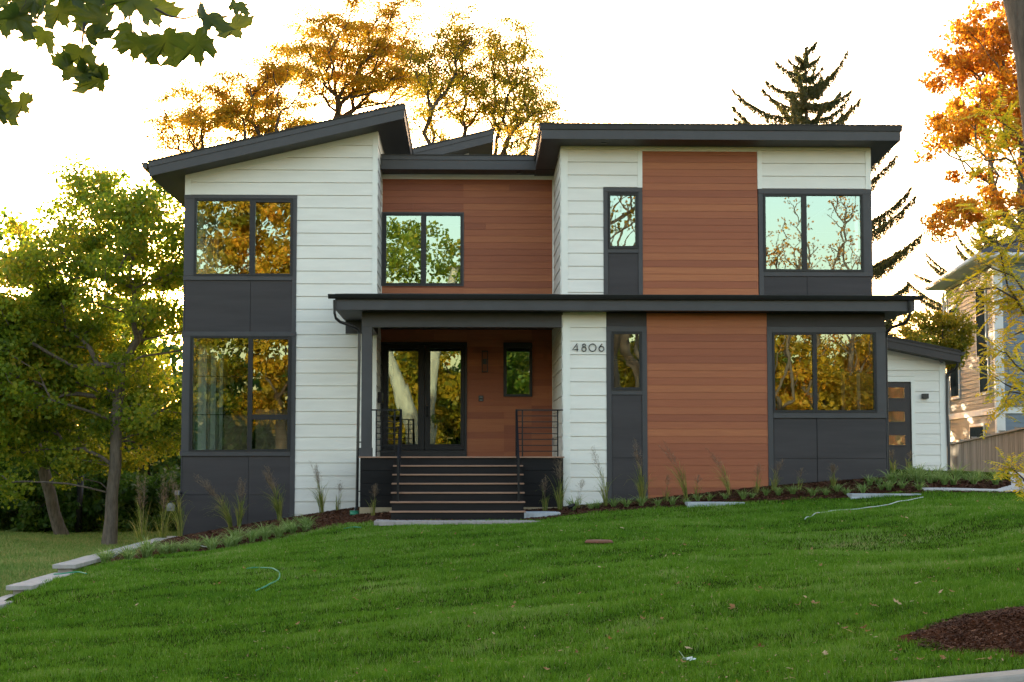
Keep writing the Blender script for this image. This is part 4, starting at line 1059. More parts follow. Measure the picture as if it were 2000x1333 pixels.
for (a, b) in panes:
    g = MB(); g.add([(gx0, YG+.05, zG(b)), (gx1, YG+.052, zG(b)), (gx1, YG+.053, zG(a)), (gx0, YG+.05, zG(a))], [(0, 1, 2, 3)]); part(g, 'pane', 'glassamber', gd)
    g = MB(); g.ring(gx0-.03, gx1+.05, zG(b)-.04, zG(a)+.04, gx0, gx1, zG(b), zG(a), YG+.015, YG+.03); part(g, 'pane_frame', 'garage_trim', gd)
m = MB(); q = W4(YG, 1799.5, 1811.5, 769.5, 779); m.box(q[0], q[1], YG-.13, YG-.013, q[2], q[3]); part(m, 'garage_lamp', 'pillar', bevel=.006)
m = MB(); q = P(1838, 705, YG-.05); m.tube([(q.x, YG-.02, q.z), (q.x, YG-.10, q.z-.02)], .045, 12); m.box(q.x-.05, q.x+.05, YG-.03, YG, q.z+.02, q.z+.07); part(m, 'security_camera', 'meter')
m = MB(); m.box(xg0, xg1-.02, YG+.01, YG+.2, -.9, zG(925)); m.box(xg1-.1, xg1, YG+.1, 49, -.8, t1.z-gth-.02); part(m, 'footing', 'found')

# ------------------------------------------------------------------ trees
def kite(P0, D, S, L, Wd, lift):
    """leaf quads: base P0, direction D, side S"""
    N_ = np.cross(D, S)
    a = P0; b = P0+D*(L*.45)[:, None]+S*(Wd*.5)[:, None]+N_*(lift*L)[:, None]; c = P0+D*L[:, None]; d = P0+D*(L*.45)[:, None]-S*(Wd*.5)[:, None]+N_*(lift*L)[:, None]
    return np.stack([a, b, c, d], 1).reshape(-1, 3)
def unit(v): return v/np.maximum(np.linalg.norm(v, axis=1, keepdims=True), 1e-9)
def leaves_at(cent, rad, n, size, flat=.7, droop=.35, aspect=.75, r=rng):
    k = len(cent); idx = r.integers(0, k, n)
    off = r.normal(0, 1, (n, 3)); off = unit(off)*(r.uniform(0, 1, n)**.45)[:, None]
    off[:, 2] *= flat
    p = cent[idx]+off*rad[idx][:, None]
    D = r.normal(0, 1, (n, 3)); D[:, 2] -= droop*1.5; D = unit(D)
    S = unit(np.cross(D, r.normal(0, 1, (n, 3)))); L = size*r.uniform(.6, 1.3, n)
    return kite(p, D, S, L, L*aspect, r.uniform(-.12, .2, n)), idx
def skeleton(base, fork, targets, r_tip, r_base, jitter=.12, sag=.0, lean=(0, 0), rr=random, kdist=.55, free=2):
    """grow limbs towards target points from the trunk; returns list of (points, radii)"""
    nodes = []; par = []; 
    nt_ = 7
    for i in range(nt_+1):
        t = i/nt_; p = Vector(base).lerp(Vector(fork), t)+Vector((rr.uniform(-.04, .04), rr.uniform(-.04, .04), 0))*(1 if 0 < i < nt_ else 0)
        nodes.append(p); par.append(i-1)
    core = Vector(fork)
    tg = sorted([Vector(t) for t in targets], key=lambda t: (t-core).length)
    ends = []
    arr = np.array([tuple(n) for n in nodes]); dep = [0.0]*len(nodes)
    arrl = [tuple(n) for n in nodes]; depl = [0.0]*(nt_+1)
    first_ok = nt_-free
    for t in tg:
        A = np.array(arrl); tv = np.array(t)
        d = np.linalg.norm(A-tv, axis=1); cost = d+np.array(depl)*kdist; cost[:first_ok] += 6
        # prefer limbs that rise outwards
        cost += np.clip(A[:, 2]-tv[2], 0, None)*1.2
        j = int(np.argmin(cost)); a = Vector(arrl[j]); L = (t-a).length
        k = max(2, int(L/.45)); prev = j
        bow = Vector((rr.uniform(-1, 1), rr.uniform(-1, 1), rr.uniform(-.2, .8)))*L*.12
        for i in range(1, k+1):
            s_ = i/k; p = a.lerp(t, s_)+bow*math.sin(math.pi*s_)+Vector((rr.uniform(-1, 1), rr.uniform(-1, 1), rr.uniform(-1, 1)))*jitter*.25*(1 if i < k else 0)
            arrl.append(tuple(p)); par.append(prev); depl.append(depl[prev]+L/k); prev = len(arrl)-1
        ends.append(prev)
    n = len(arrl); cnt = [0]*n
    for e in ends:
        j = e
        while j >= 0: cnt[j] += 1; j = par[j]
    tot = max(1, cnt[0]); ex = math.log(r_base/r_tip)/math.log(tot) if tot > 1 else .5
    rad = [r_tip*max(1, c)**ex for c in cnt]
    kids = {}
    for i, p in enumerate(par):
        if p >= 0: kids.setdefault(p, []).append(i)
    chains = []; stack = [(-1, 0)]
    while stack:
        p, s0 = stack.pop(); ch = [s0] if p < 0 else [p, s0]; j = s0
        while True:
            ks = kids.get(j, [])
            if not ks: break
            ks = sorted(ks, key=lambda q: -cnt[q]); ch.append(ks[0])
            for q in ks[1:]: stack.append((j, q))
            j = ks[0]
        pts = [arrl[q] for q in ch]; rs_ = [rad[q] for q in ch]
        if p >= 0: rs_[0] = min(rs_[0], rs_[1]*1.15)
        chains.append((pts, rs_))
    return chains
def crown_points(c, r, n, shell=.5, seed=0, zmin=None, low=-1.0):
    g = np.random.default_rng(seed); out = []
    while len(out) < n:
        v = g.normal(0, 1, 3); v /= np.linalg.norm(v); v *= g.uniform(shell**3, 1)**(1/3)
        if v[2] < low: continue
        out.append((c[0]+v[0]*r[0], c[1]+v[1]*r[1], c[2]+v[2]*r[2]))
    return np.array(out)
def tree(name, label, cat, base, fork_h, cents, crad, nleaf, lsize, lmat, bark, rb, group=None, fork=None, droop=.35, flat=.6, tip=.008, extra=None, seed=1, aspect=.75, sides=7, kdist=.55, subset=1.0, free=2):
    e = empty(name, label, cat, base, 0, group)
    g = np.random.default_rng(seed); rr = random.Random(seed)
    fk = fork or (base[0], base[1], base[2]+fork_h)
    tg = cents if subset >= 1 else cents[g.uniform(0, 1, len(cents)) < subset]
    ch = skeleton(base, fk, tg, tip, rb, rr=rr, kdist=kdist, free=free)
    mb = MB()
    for i, (pts, rs_) in enumerate(ch):
        if i == 0:
            rs_ = list(rs_); rs_[0] *= 1.35; rs_[1] *= 1.1
        mb.tube(pts, rs_, 10 if max(rs_) > .06 else (6 if max(rs_) > .02 else 4), caps=False)
    mb.build('trunk', M[bark], e)
    rad = crad*g.uniform(.6, 1.25, len(cents))
    v, idx = leaves_at(cents, rad, nleaf, lsize, flat, droop, aspect, g)
    tone = g.uniform(-.3, .3, len(cents))
    n = len(v)//4
    np_mesh('crown', v, np.arange(4*n), np.full(n, 4), M[lmat], e, rnd=np.clip(g.uniform(0, 1, n)+tone[idx], 0, 1))
    return e

# left maple beside the house
zb = -2.13
c1 = crown_points((-8.75, 40.3, 3.3), (2.95, 3.0, 4.1), 330, .2, 11, low=-.9)
c1 = np.vstack([c1, crown_points((-7.2, 40.3, 2.4), (1.9, 2.0, 2.6), 70, .2, 12), crown_points((-10.8, 40, 1.6), (2.4, 2.2, 2.6), 120, .2, 15)])
c1 = np.vstack([c1, crown_points((-10.7, 40.3, 3.5), (1.5, 1.8, 2.1), 60, .2, 16), crown_points((-11.6, 40.3, 2.4), (1.6, 1.8, 2.2), 50, .2, 17)])
_g = np.random.default_rng(2); c1 = c1[~((c1[:, 1] < 40.4) & (abs(c1[:, 0]+8.4) < 2.4) & (c1[:, 2] < 4.3) & (_g.uniform(0, 1, len(c1)) < .88))]
c1 = c1[~((abs(c1[:, 0]+7.3) < .75) & (abs(c1[:, 2]-2.5) < .75))]
tree('maple_tree', 'tall green and yellow maple with grey forking trunk left of the house', 'tree', (-8.75, 40, zb), 4.4, c1, .60, 88000, .10, 'leaf_maple', 'bark', .150, droop=.4, seed=21, aspect=.95, tip=.010, kdist=.42, free=5, fork=(-8.55, 40.1, 2.3))
# a smaller leaning tree behind it
c2 = crown_points((-12.6, 44.5, 2.3), (2.6, 2.0, 2.4), 110, .3, 31)
tree('leaning_tree', 'smaller green tree with a leaning trunk at the edge of the woods', 'tree', (-11.2, 45.5, -2.3), 2, c2, .55, 17000, .12, 'leaf_green', 'bark', .17, fork=(-12.0, 45, .6), seed=22)
# woods behind the yard: single trees with crowns to the ground
woods = [(-17.5, 56, 5.0, 7.6, 'leaf_green'), (-12.6, 60, 4.6, 4.6, 'leaf_green'), (-7.5, 61, 4.4, 2.2, 'leaf_green'), (-9.5, 53, 3.6, 1.6, 'leaf_dark'), (-14.5, 50, 3.6, 2.6, 'leaf_green'), (-20.5, 50, 4, 5.2, 'leaf_green'), (-24, 60, 5, 7, 'leaf_green')]
wl = ['broad green tree at the far left edge of the woods', 'dark green tree in the middle of the woods behind the maple', 'green tree of the woods closest to the house wall', 'dark leafy tree low behind the maple trunk', 'dark leafy tree behind the leaning trunk', 'green tree standing left of the maple at the yard edge', 'far green tree beyond the left edge of the yard']
for i, (x, y, r, h, lm) in enumerate(woods):
    hh = h+2.4
    cc = crown_points((x, y, -2.4+hh*.5), (r, r*.8, hh*.52), 120, .35, 40+i)
    tree('woodland_tree', wl[i], 'tree', (x, y, -2.4), hh*.3, cc, .85, 15000, .19, lm, 'barkdark', .2, 'trees of the woods left of the house', seed=60+i, subset=.4)
far = [(-24, 70, 6, 15, 'leaf_green'), (-31, 66, 6.5, 15, 'leaf_maple'), (-38, 72, 7, 16, 'leaf_dark'), (-46, 68, 7, 15, 'leaf_green'), (-19, 84, 5.5, 11, 'leaf_dark'), (2, 86, 5.5, 14.5, 'leaf_goldgreen'), (8.5, 88, 5.5, 15, 'leaf_green'), (14.5, 90, 5.0, 14, 'leaf_goldgreen'), (17.8, 101, 5.5, 18, 'leaf_green'), (13.2, 77, 4.2, 12.5, 'leaf_dark')]  # added trees blocking the low sun
fl = ['tall green tree of the far woods outside the left edge', 'tall green and gold tree of the far woods outside the left edge', 'tall dark tree of the far woods outside the left edge', 'outermost tall green tree of the far woods on the left', 'dark far tree low behind the woods on the left', 'gold green tree far behind the middle of the house', 'green tree far behind the right wing', 'gold green tree far behind the right end of the house', 'tallest far green tree behind the right end of the house', 'dark green tree standing closest behind the right end of the house']
for i, (x, y, r, h, lm) in enumerate(far):
    cc = crown_points((x, y, -1.5+h*.48), (r, r*.7, h*.5), 130, .3, 540+i)
    tree('woodland_tree', fl[i], 'tree', (x, y, -2.0), h*.25, cc, 1.15, 12000, .34, lm, 'barkdark', .3, 'trees of the far woods', seed=560+i, subset=.4)
def shrub_row():
    pts = [(-8.3, 47), (-10.2, 48), (-12.6, 47.5), (-15, 48), (-17.6, 47.5)]
    lab = ['low dark shrub at the wood edge just right of the maple trunk', 'low dark shrub at the wood edge behind the maple trunk', 'low dark shrub at the wood edge behind the leaning tree', 'low dark shrub at the wood edge left of the leaning tree', 'low dark shrub at the wood edge by the left of the picture']
    for i, (x, y) in enumerate(pts):
        cc = crown_points((x, y, -1.4), (1.7, 1.0, 1.3), 40, .3, 80+i)
        tree('woodland_shrub', lab[i], 'shrub', (x, y, -2.3), .4, cc, .45, 6500, .15, 'leaf_dark', 'barkdark', .05, 'shrubs along the edge of the woods', seed=90+i, subset=.5)
shrub_row()

# golden honey locusts behind the roofs: flat tiers of foliage
def tiers(cx, cy, shapes, seed, k_=1.7):
    g = np.random.default_rng(seed); out = []
    for (u, v, ru, rv, n) in shapes:
        p = P(u, v, cy); sx = ru/FPX*cy; sz = rv/FPX*cy
        for _ in range(int(n*k_)):
            a = g.uniform(0, 2*np.pi); r = math.sqrt(g.uniform(0, 1))
            out.append((p.x+sx*1.15*r*math.cos(a), cy+g.uniform(-1, 1)*2.2, p.z+sz*r*math.sin(a)*.85+.12*sz*math.cos(3*a)))
    return np.array(out)
loc1 = tiers(0, 55, [(345, 225, 45, 25, 14), (400, 195, 60, 28, 18), (350, 275, 45, 22, 12), (440, 245, 60, 35, 24), (510, 165, 60, 32, 26), (500, 225, 60, 40, 26), (570, 150, 50, 40, 22), (560, 240, 50, 40, 16)], 1)
tree('locust_tree', 'golden honey locust rising behind the low end of the left roof', 'tree', (px(520, 55, 400), 55, -1.5), 6.0, loc1, .52, 46000, .082, 'leaf_gold', 'barkdark', .15, 'golden trees behind the house', seed=5, droop=.2, flat=.40, aspect=.55, tip=.011)
loc2 = tiers(0, 57, [(610, 110, 55, 35, 26), (650, 60, 60, 30, 24), (720, 45, 50, 22, 16), (775, 30, 45, 20, 14), (700, 120, 60, 35, 30), (770, 95, 55, 35, 28), (740, 170, 60, 30, 26), (660, 170, 50, 25, 16), (800, 150, 40, 40, 18), (600, 50, 28, 14, 4)], 2)
tree('locust_tree', 'tallest golden honey locust rising behind the peak of the left roof', 'tree', (px(672, 57, 400), 57, -1.5), 7.5, loc2, .52, 56000, .082, 'leaf_gold', 'barkdark', .15, 'golden trees behind the house', seed=6, droop=.2, flat=.40, aspect=.55, tip=.011)
loc3 = tiers(0, 54, [(870, 95, 50, 25, 18), (930, 80, 60, 28, 24), (1000, 75, 45, 22, 16), (900, 150, 60, 30, 26), (980, 140, 60, 30, 26), (1040, 185, 50, 25, 18), (850, 200, 40, 25, 14), (900, 45, 30, 14, 6), (825, 130, 30, 30, 10), (915, 190, 50, 30, 14), (1000, 200, 50, 25, 14), (1060, 215, 30, 18, 8), (950, 215, 55, 28, 22), (1030, 240, 50, 22, 16), (840, 255, 35, 22, 10), (1000, 285, 50, 16, 12), (1085, 225, 20, 12, 4), (1060, 140, 22, 15, 4)], 3)
tree('locust_tree', 'green and gold honey locust behind the gap between the roofs', 'tree', (px(900, 54, 400), 54, -1.5), 7.0, loc3, .52, 52000, .082, 'leaf_goldgreen', 'barkdark', .15, 'golden trees behind the house', seed=7, droop=.2, flat=.40, aspect=.55, tip=.011)

# spruces
def spruce(label, base, top, rmax, mat='needles', seed=1, n_wh=26, dens=1.0, zlow_=None, gp='spruce trees'):
    e = empty('spruce_tree', label, 'tree', base, 0, gp)
    g = random.Random(seed); mb = MB(); bx, by, bz = base; Ht = top-bz
    mb.tube([(bx, by, bz+Ht*t) for t in (0, .3, .6, .85, 1)], [.26, .2, .12, .05, .01], 8)
    P0 = []; D = []; 
    z0 = zlow_ if zlow_ else bz+2
    z = top-.25; k = 0
    while z > z0:
        f = (top-z)/Ht; L0 = min(rmax, .30+rmax*2.1*f**.85)
        nb = 5 if k > 1 else 4
        for j in range(nb):
            an = g.uniform(0, .9)+2*math.pi*j/nb+k*.7; L = L0*g.uniform(.5, 1.15); zz = z+g.uniform(-.32, .32); rz_ = g.uniform(.55, 1.25); sway = g.uniform(-.12, .12)
            n = max(4, int(L/.16)); pts = []
            for i in range(n+1):
                t = i/n; r_ = L*t
                h = zz+rz_*L*(-.12*math.sin(t*math.pi*.75)+.42*t**2.0*(1-.7*f)+.20*t*(1-f))+sway*L*t*(1-t)+g.uniform(-.015, .015)
                an_ = an+sway*t*1.5; pts.append(Vector((bx+math.cos(an_)*r_, by+math.sin(an_)*r_, h)))
            mb.tube(pts, [max(.006, .035*(1-i/n)*(L/3)+.006) for i in range(n+1)], 4, caps=False)
            for i in range(1, n+1):
                p = pts[i]; t = i/n; ax = (pts[i]-pts[i-1]).normalized(); sd_ = Vector((-math.sin(an), math.cos(an), 0))
                for _ in range(int(34*dens)):
                    q = p-ax*g.uniform(0, .16); 
                    d = ax*g.uniform(.2, .9)+sd_*g.uniform(-.8, .8)+Vector((0, 0, g.uniform(-.5, .5)))
                    P0.append(q); D.append(d.normalized()*g.uniform(.07, .15))
                # side twigs fan out from the branch and droop a little
                for sgn in (-1, 1):
                    lt = L*.20*(1-t)*g.uniform(.6, 1.2)+.06; dd = (ax*.8+sd_*sgn+Vector((0, 0, -.25))).normalized()
                    for h_ in range(int(lt/.05)):
                        q = p+dd*(.05*h_)+Vector((0, 0, -.02*h_))
                        for _ in range(int(5*dens)):
                            P0.append(q); D.append((dd*.5+Vector((g.uniform(-1, 1), g.uniform(-1, 1), g.uniform(-1.1, .5)))).normalized()*g.uniform(.06, .10))
                # hanging twigs
                for sgn in (-1, 1)*5:
                    hl = g.uniform(.08, .50)*(1-abs(t-.55))*(.6+f); q = p-ax*g.uniform(0, .18)+sd_*sgn*g.uniform(0, .3)*(1-t)*L*.3
                    m_ = int(hl/.05)
                    for h_ in range(m_):
                        for _ in range(int(4*dens)):
                            P0.append(q+Vector((g.uniform(-.03, .03), g.uniform(-.03, .03), -.05*h_))); D.append((Vector((g.uniform(-1, 1), g.uniform(-1, 1), -1.2))).normalized()*g.uniform(.06, .11))
        z -= .36+.34*f*2; k += 1
    mb.build('trunk', M['barkdark'], e)
    P0 = np.array([tuple(p) for p in P0]); D = np.array([tuple(p) for p in D]); L = np.linalg.norm(D, axis=1); Du = unit(D)
    S = unit(np.cross(Du, np.random.default_rng(seed).normal(0, 1, D.shape)))
    v = kite(P0, Du, S, L, L*.36, np.zeros(len(L))); n = len(L)
    np_mesh('crown', v, np.arange(4*n), np.full(n, 4), M[mat], e, rnd=np.random.default_rng(seed).uniform(0, 1, n))
spruce('tall dark spruce with upswept branches rising behind the right roof', (px(1578, 50, 400), 50, -1), pz(104, 50, 1578), 3.9, seed=3)
spruce('spruce half hidden behind the grey and blue neighbouring house', (px(1922, 86, 400), 86, -1), pz(425, 86, 1905), 4.6, seed=8)

# orange maple at the right, and its neighbours
oc = tiers(0, 44, [(1905, 75, 60, 45, 20), (1960, 50, 50, 45, 16), (1895, 130, 55, 30, 16), (1960, 130, 50, 40, 18), (1920, 205, 65, 30, 20), (1880, 250, 55, 22, 14), (1955, 190, 50, 50, 22), (1840, 285, 30, 12, 5), (1980, 260, 45, 50, 18), (1850, 105, 16, 12, 3), (1830, 418, 40, 12, 7), (1890, 425, 40, 14, 7), (1940, 400, 50, 20, 8), (1835, 450, 26, 10, 3), (1930, 340, 50, 25, 6), (2060, 60, 80, 90, 30), (2070, 220, 80, 90, 30)], 9, 1.0)
tree('orange_maple_tree', 'bright orange maple entering the top right of the view above the neighbour', 'tree', (px(2110, 44, 400), 44, -.6), 5.0, oc, .42, 26000, .12, 'leaf_orange', 'bark', .26, seed=33, droop=.3, flat=.6, aspect=.8, tip=.008)
cc = crown_points((px(1835, 60, 650), 60, pz(660, 60, 1835)), (1.6, 1.4, 1.1), 50, .3, 55); cc2 = crown_points((px(1800, 60, 690), 59, pz(700, 60, 1790)), (1.2, 1.2, 1.0), 24, .3, 56)
tree('gold_shrub_tree', 'small golden green tree behind the garage roof', 'tree', (px(1840, 60, 900), 60, -.6), 2.2, np.vstack([cc, cc2]), .4, 9000, .12, 'leaf_goldgreen', 'barkdark', .14, seed=57)

# street tree at the kerb: only its trunk reaches the picture, its shed foliage is high above
def street_tree():
    e = empty('street_tree', 'grey ridged street tree trunk at the top right corner, rooted in the mulch ring', 'tree', (4.85, 12.9, -1.3))
    m = MB(); m.tube([(4.95, 12.9, -1.5), (4.9, 12.9, -1.2), (4.86, 12.9, -.5), (4.83, 12.9, .8), (4.80, 12.9, 2.2), (4.70, 12.9, 3.3), (4.52, 12.9, 4.2), (4.2, 12.9, 5.6), (3.9, 12.8, 7.2)], [.36, .27, .23, .22, .215, .205, .19, .16, .13], 22)
    m.tube([(4.75, 12.9, 3.0), (4.95, 13.0, 4.2), (5.5, 13.2, 6.2), (5.9, 13.4, 8)], [.13, .13, .11, .08], 12)
    m.build('trunk', M['bark'], e)
    c = crown_points((5.0, 12.9, 9.2), (3.4, 2.6, 3.0), 90, .2, 77); g = np.random.default_rng(3); m = MB(); rr = random.Random(5)
    for pts, rs_ in skeleton((4.2, 12.9, 5.6), (4.1, 12.9, 6.6), c, .012, .14, rr=rr): m.tube(pts, rs_, 5, caps=False)
    m.build('branches', M['bark'], e)
    v, i = leaves_at(c, np.full(len(c), .45), 2600, .12, .6, .4, .9, g); n = len(v)//4
    np_mesh('crown', v, np.arange(4*n), np.full(n, 4), M['leaf_gold'], e, rnd=g.uniform(0, 1, n))
street_tree()

# young yellow locust with compound leaves at the right edge
def yellow_locust():
    Yt = 19.0
    e = empty('yellow_locust_tree', 'young yellow honey locust with feathery leaves at the right edge of the lawn', 'tree', (px(2085, Yt, 1000), Yt, z1(px(2085, Yt, 1000), Yt)))
    b = e.location; m = MB(); g = random.Random(4); tips = []
    trunk = [P(2085, 1100, Yt), P(2078, 900, Yt), P(2065, 700, Yt), P(2050, 500, Yt), P(2035, 300, Yt), P(2030, 120, Yt)]
    trunk[0].z = b.z
    m.tube(trunk, [.075, .06, .05, .04, .03, .02], 10)
    limbs = [[(2055, 560), (2010, 620), (1985, 585), (1968, 560), (1955, 500), (1940, 440), (1925, 420)], [(2060, 650), (2010, 630), (1985, 585), (1945, 562), (1900, 568), (1870, 572)], [(2055, 640), (2005, 620), (1985, 590), (1950, 590), (1900, 592)],
             [(2060, 600), (2015, 590), (1980, 540), (1940, 525), (1910, 510)], [(2050, 430), (2020, 400), (1995, 345), (1970, 290), (1958, 250), (1975, 200)], [(1985, 320), (1965, 310), (1930, 315), (1895, 300)], [(2045, 480), (2010, 450), (1975, 420), (1945, 425), (1910, 400)],
             [(2060, 720), (2020, 740), (1985, 715), (1965, 690), (1940, 682)], [(2065, 800), (2025, 790), (1995, 765), (1965, 752), (1940, 735)], [(2070, 780), (2030, 800), (2000, 770), (1972, 765), (1962, 790)], [(2072, 1000), (2030, 990), (1998, 935), (1982, 920), (1968, 908)], [(2045, 380), (2010, 330), (1985, 260), (1950, 235), (1930, 205)], [(2050, 520), (2020, 480), (1990, 470), (1960, 480), (1935, 470)], [(2055, 600), (2020, 640), (1990, 650), (1970, 660)]]
    nodes = []
    for li, L in enumerate(limbs):
        off = g.uniform(-.5, .5); pts = [P(u, v, Yt+off*min(1, i/3)) for i, (u, v) in enumerate(L)]
        m.tube(pts, [max(.0035, .02*(1-i/len(pts))) for i in range(len(pts))], 5, caps=False)
        for i in range(2, len(pts)):
            for k in range(7):
                nodes.append((pts[i-1].lerp(pts[i], k/7), (pts[i]-pts[i-1]).normalized(), li == 10))
    P0 = []; D = []; S = []; LL = []
    for p, ax, low in nodes:
        for _ in range(g.choice((1, 2)) if low else g.choice((1, 1, 2))):
            d = Vector((g.uniform(-1, 1), g.uniform(-.7, .7), g.uniform(-.9, .45)))+ax*.6; d.normalize()
            L = g.uniform(.20, .34); q0 = p+Vector((g.uniform(-1, 1), g.uniform(-1, 1), g.uniform(-1, 1)))*(.02 if low else .13)
            sd_ = d.cross(Vector((g.uniform(-.4, .4), g.uniform(-.4, .4), 1))).normalized()
            m.tube([q0, q0+d*L], .0012, 3, caps=False)
            for k in range(9):
                s_ = q0+d*(L*(k+1)/9)+Vector((0, 0, -.02*(k/9)**2))
                for sg in (-1, 1):
                    dd = (sd_*sg+d*.5+Vector((0, 0, -.25))).normalized(); P0.append(s_); D.append(dd); LL.append(g.uniform(.055, .080))
    m.build('trunk', M['barkdark'], e)
    P0 = np.array([tuple(p) for p in P0]); D = np.array([tuple(p) for p in D]); LL = np.array(LL); gg = np.random.default_rng(5)
    Sx = unit(np.cross(D, gg.normal(0, .35, D.shape)+np.array([0, 0, 1.]))); v = kite(P0, D, Sx, LL, LL*.42, np.zeros(len(LL))); n = len(LL)
    np_mesh('crown', v, np.arange(4*n), np.full(n, 4), M['leaf_yellow'], e, rnd=gg.uniform(0, 1, n))
yellow_locust()

# overhanging maple twigs, top left, about six metres from the camera
def maple_outline():
    tips = [(0, 1.0), (.30, .62), (.42, .70), (.92, .60), (.60, .22), (.78, -.02), (.42, -.12), (0, -.02)]
    right = []
    lob = [(0, 1.16), (.07, .88), (.20, .84), (.20, .66), (.28, .58), (.42, .70), (.54, .70), (.66, .88), (.86, .72), (1.04, .70), (.84, .50), (.78, .40), (.92, .26), (.72, .22), (.60, .10), (.80, -.10), (.56, -.08), (.44, -.20), (.28, -.18), (.14, -.14), (.04, -.02)]
    pts = lob+[(-x, y) for x, y in reversed(lob[1:])]
    return pts
MO = maple_outline()
def maple_leaf_verts(origin, rot, size, curl):
    V = []
    cx = [(0, .3, 0)]
    for x, y in MO+[(0, .28)]:
        z = -.30*abs(x)-curl*(x*x)*.8-.35*curl*(y-.2)**2+.06*math.sin(x*9)*math.sin(y*7)
        q = rot @ Vector((x*size, y*size, z*size)); V.append(tuple(Vector(origin)+q))
    n = len(MO); F = [(n, i, (i+1) % n) for i in range(n)]
    return V, F
def rot_hang(tilt, yaw, roll):
    # tip hangs down (-Z) and the blade turns towards the viewer by yaw
    return Matrix.Rotation(yaw, 3, 'Z') @ Matrix.Rotation(roll, 3, 'Y') @ Matrix.Rotation(R(-90)+tilt, 3, 'X')
def twig(name, label, stems, leaf_list, Yl, seed):
    g = random.Random(seed); p0 = P(stems[0][0][0], stems[0][0][1], Yl)
    e = empty('maple_branch', label, 'branch', tuple(p0), 0, 'maple twigs hanging into the top left')
    m = MB()
    for st in stems:
        pts = [P(u, v, Yl) for u, v in st]
        m.tube(pts, [.0055*(1-.75*i/(len(pts)-1)) for i in range(len(pts))], 6)
    V = []; F = []; rn = []
    leaf_list = [(u, v, s_*.76, a, b) for u, v, s_, a, b in leaf_list]
    for (u, v, s_, roll, yaw) in leaf_list:
        Yq = Yl+g.uniform(-.25, .25); p = P(u, v, Yq); sz = s_/FPX*Yq
        rt = rot_hang(g.uniform(-.5, .5), yaw, roll)
        v_, f_ = maple_leaf_verts(p, rt, sz, g.uniform(.35, .95)); n0 = len(V); V += v_; F += [tuple(i+n0 for i in f) for f in f_]; rn += [g.uniform(0, 1)]*len(f_)
        top = p+Vector((g.uniform(-.02, .02), g.uniform(-.02, .02), .06)); m.tube([p, (p+top)/2+Vector((.006, 0, 0)), top], .0012, 4, caps=False)
    m.build('twig', M['barkdark'], e)
    me = bpy.data.meshes.new('leaves'); me.from_pydata(V, [], F); me.update()
    for p_ in me.polygons: p_.use_smooth = True
    a = me.attributes.new('rnd', 'FLOAT', 'FACE'); a.data.foreach_set('value', rn); link('leaves', me, M['leaf_near'], e)
Rr = lambda d: R(d)
twig('maple_branch', 'large dark green maple leaves hanging on a curved twig at the top left', [[(260, -40), (300, 15), (330, 32), (360, 37), (385, 30), (402, 20), (425, 12), (455, 12)], [(170, -40), (178, 10), (165, 45), (162, 75)], [(60, -60), (50, 10), (75, 25)], [(0, -30), (20, -5), (35, 15)], [(165, 40), (160, 90), (155, 110)]],
     [(20, -28, 68, .35, .3), (62, -10, 75, -.3, -.4), (38, 25, 60, .5, .7), (5, 30, 62, -.2, .5), (92, 0, 66, .2, -.8), (110, 12, 62, -.5, .3), (88, 60, 50, .4, .2), (150, -15, 70, .2, .6), (175, 10, 62, -.4, -.5), (205, -30, 66, .3, .4), (208, 30, 62, .35, -.3), (165, 62, 56, -.3, .9), (160, 95, 66, .1, -.2), (145, 130, 60, .55, .3), (192, 145, 62, -.45, -.3), (172, 130, 48, .2, .6), (262, -15, 76, .3, .3), (290, 10, 64, -.45, .6), (255, 45, 62, -.2, -.9), (272, 75, 60, .2, .5), (318, 68, 66, -.35, -.2), (300, 80, 56, .3, .3), (380, 68, 82, -.15, -.3), (405, 28, 60, .3, .7), (450, 48, 58, -.55, .2), (462, 6, 36, .1, .7), (128, -25, 60, .1, .2), (235, -22, 66, -.2, .3)], 6.0, 11)
twig('maple_branch', 'few maple leaves on a low twig at the left edge of the view', [[(-60, 190), (-20, 195), (8, 200), (35, 200)], [(-50, 150), (-10, 158), (10, 165)]],
     [(2, 150, 45, -.7, .3), (8, 200, 55, .35, .4), (38, 198, 48, -.75, -.2), (-14, 165, 50, .1, .5), (-18, 205, 55, 0, 0)], 6.2, 12)

# ------------------------------------------------------------------ trees across the street (seen in the window reflections)
back = [(-17, -20, 6.0, 19.5, 'leaf_goldgreen', 'gold green tree at the left end across the street'), (-10.5, -21, 4.8, 20, 'leaf_gold', 'golden tree left of centre across the street'), (-3.2, -19, 4.2, 12, 'leaf_goldgreen', 'shorter gold green tree across the street opposite the door'), (5, -34, 6, 10.5, 'leaf_green', 'far green tree across the street'),
        (19.0, -20, 5.5, 9.6, 'leaf_gold', 'golden tree at the right across the street'), (27, -24, 6, 10.5, 'leaf_orange', 'orange tree far right across the street'), (12, -30, 5, 9.0, 'leaf_goldgreen', 'round gold green tree set back across the street'), (-26, -24, 7, 13, 'leaf_maple', 'green tree far left across the street')]
for i, (x, y, r, h, lm, lb) in enumerate(back):
    cc = crown_points((x, y, -2.3+h*.58), (r, r*.7, h*.42), 130, .3, 140+i)
    tree('street_side_tree', lb, 'tree', (x, y, -2.4), h*.3, cc, 1.0, 22000, .28, lm, 'barkdark', .3, 'trees across the street behind the viewer', seed=160+i, subset=.5)
hedge = [(-46, -44), (-33, -42), (-20, -43), (-7, -45), (6, -46), (19, -44), (32, -45), (46, -43)]
hl_ = ['leftmost', 'second', 'third', 'fourth', 'fifth', 'sixth', 'seventh', 'rightmost']
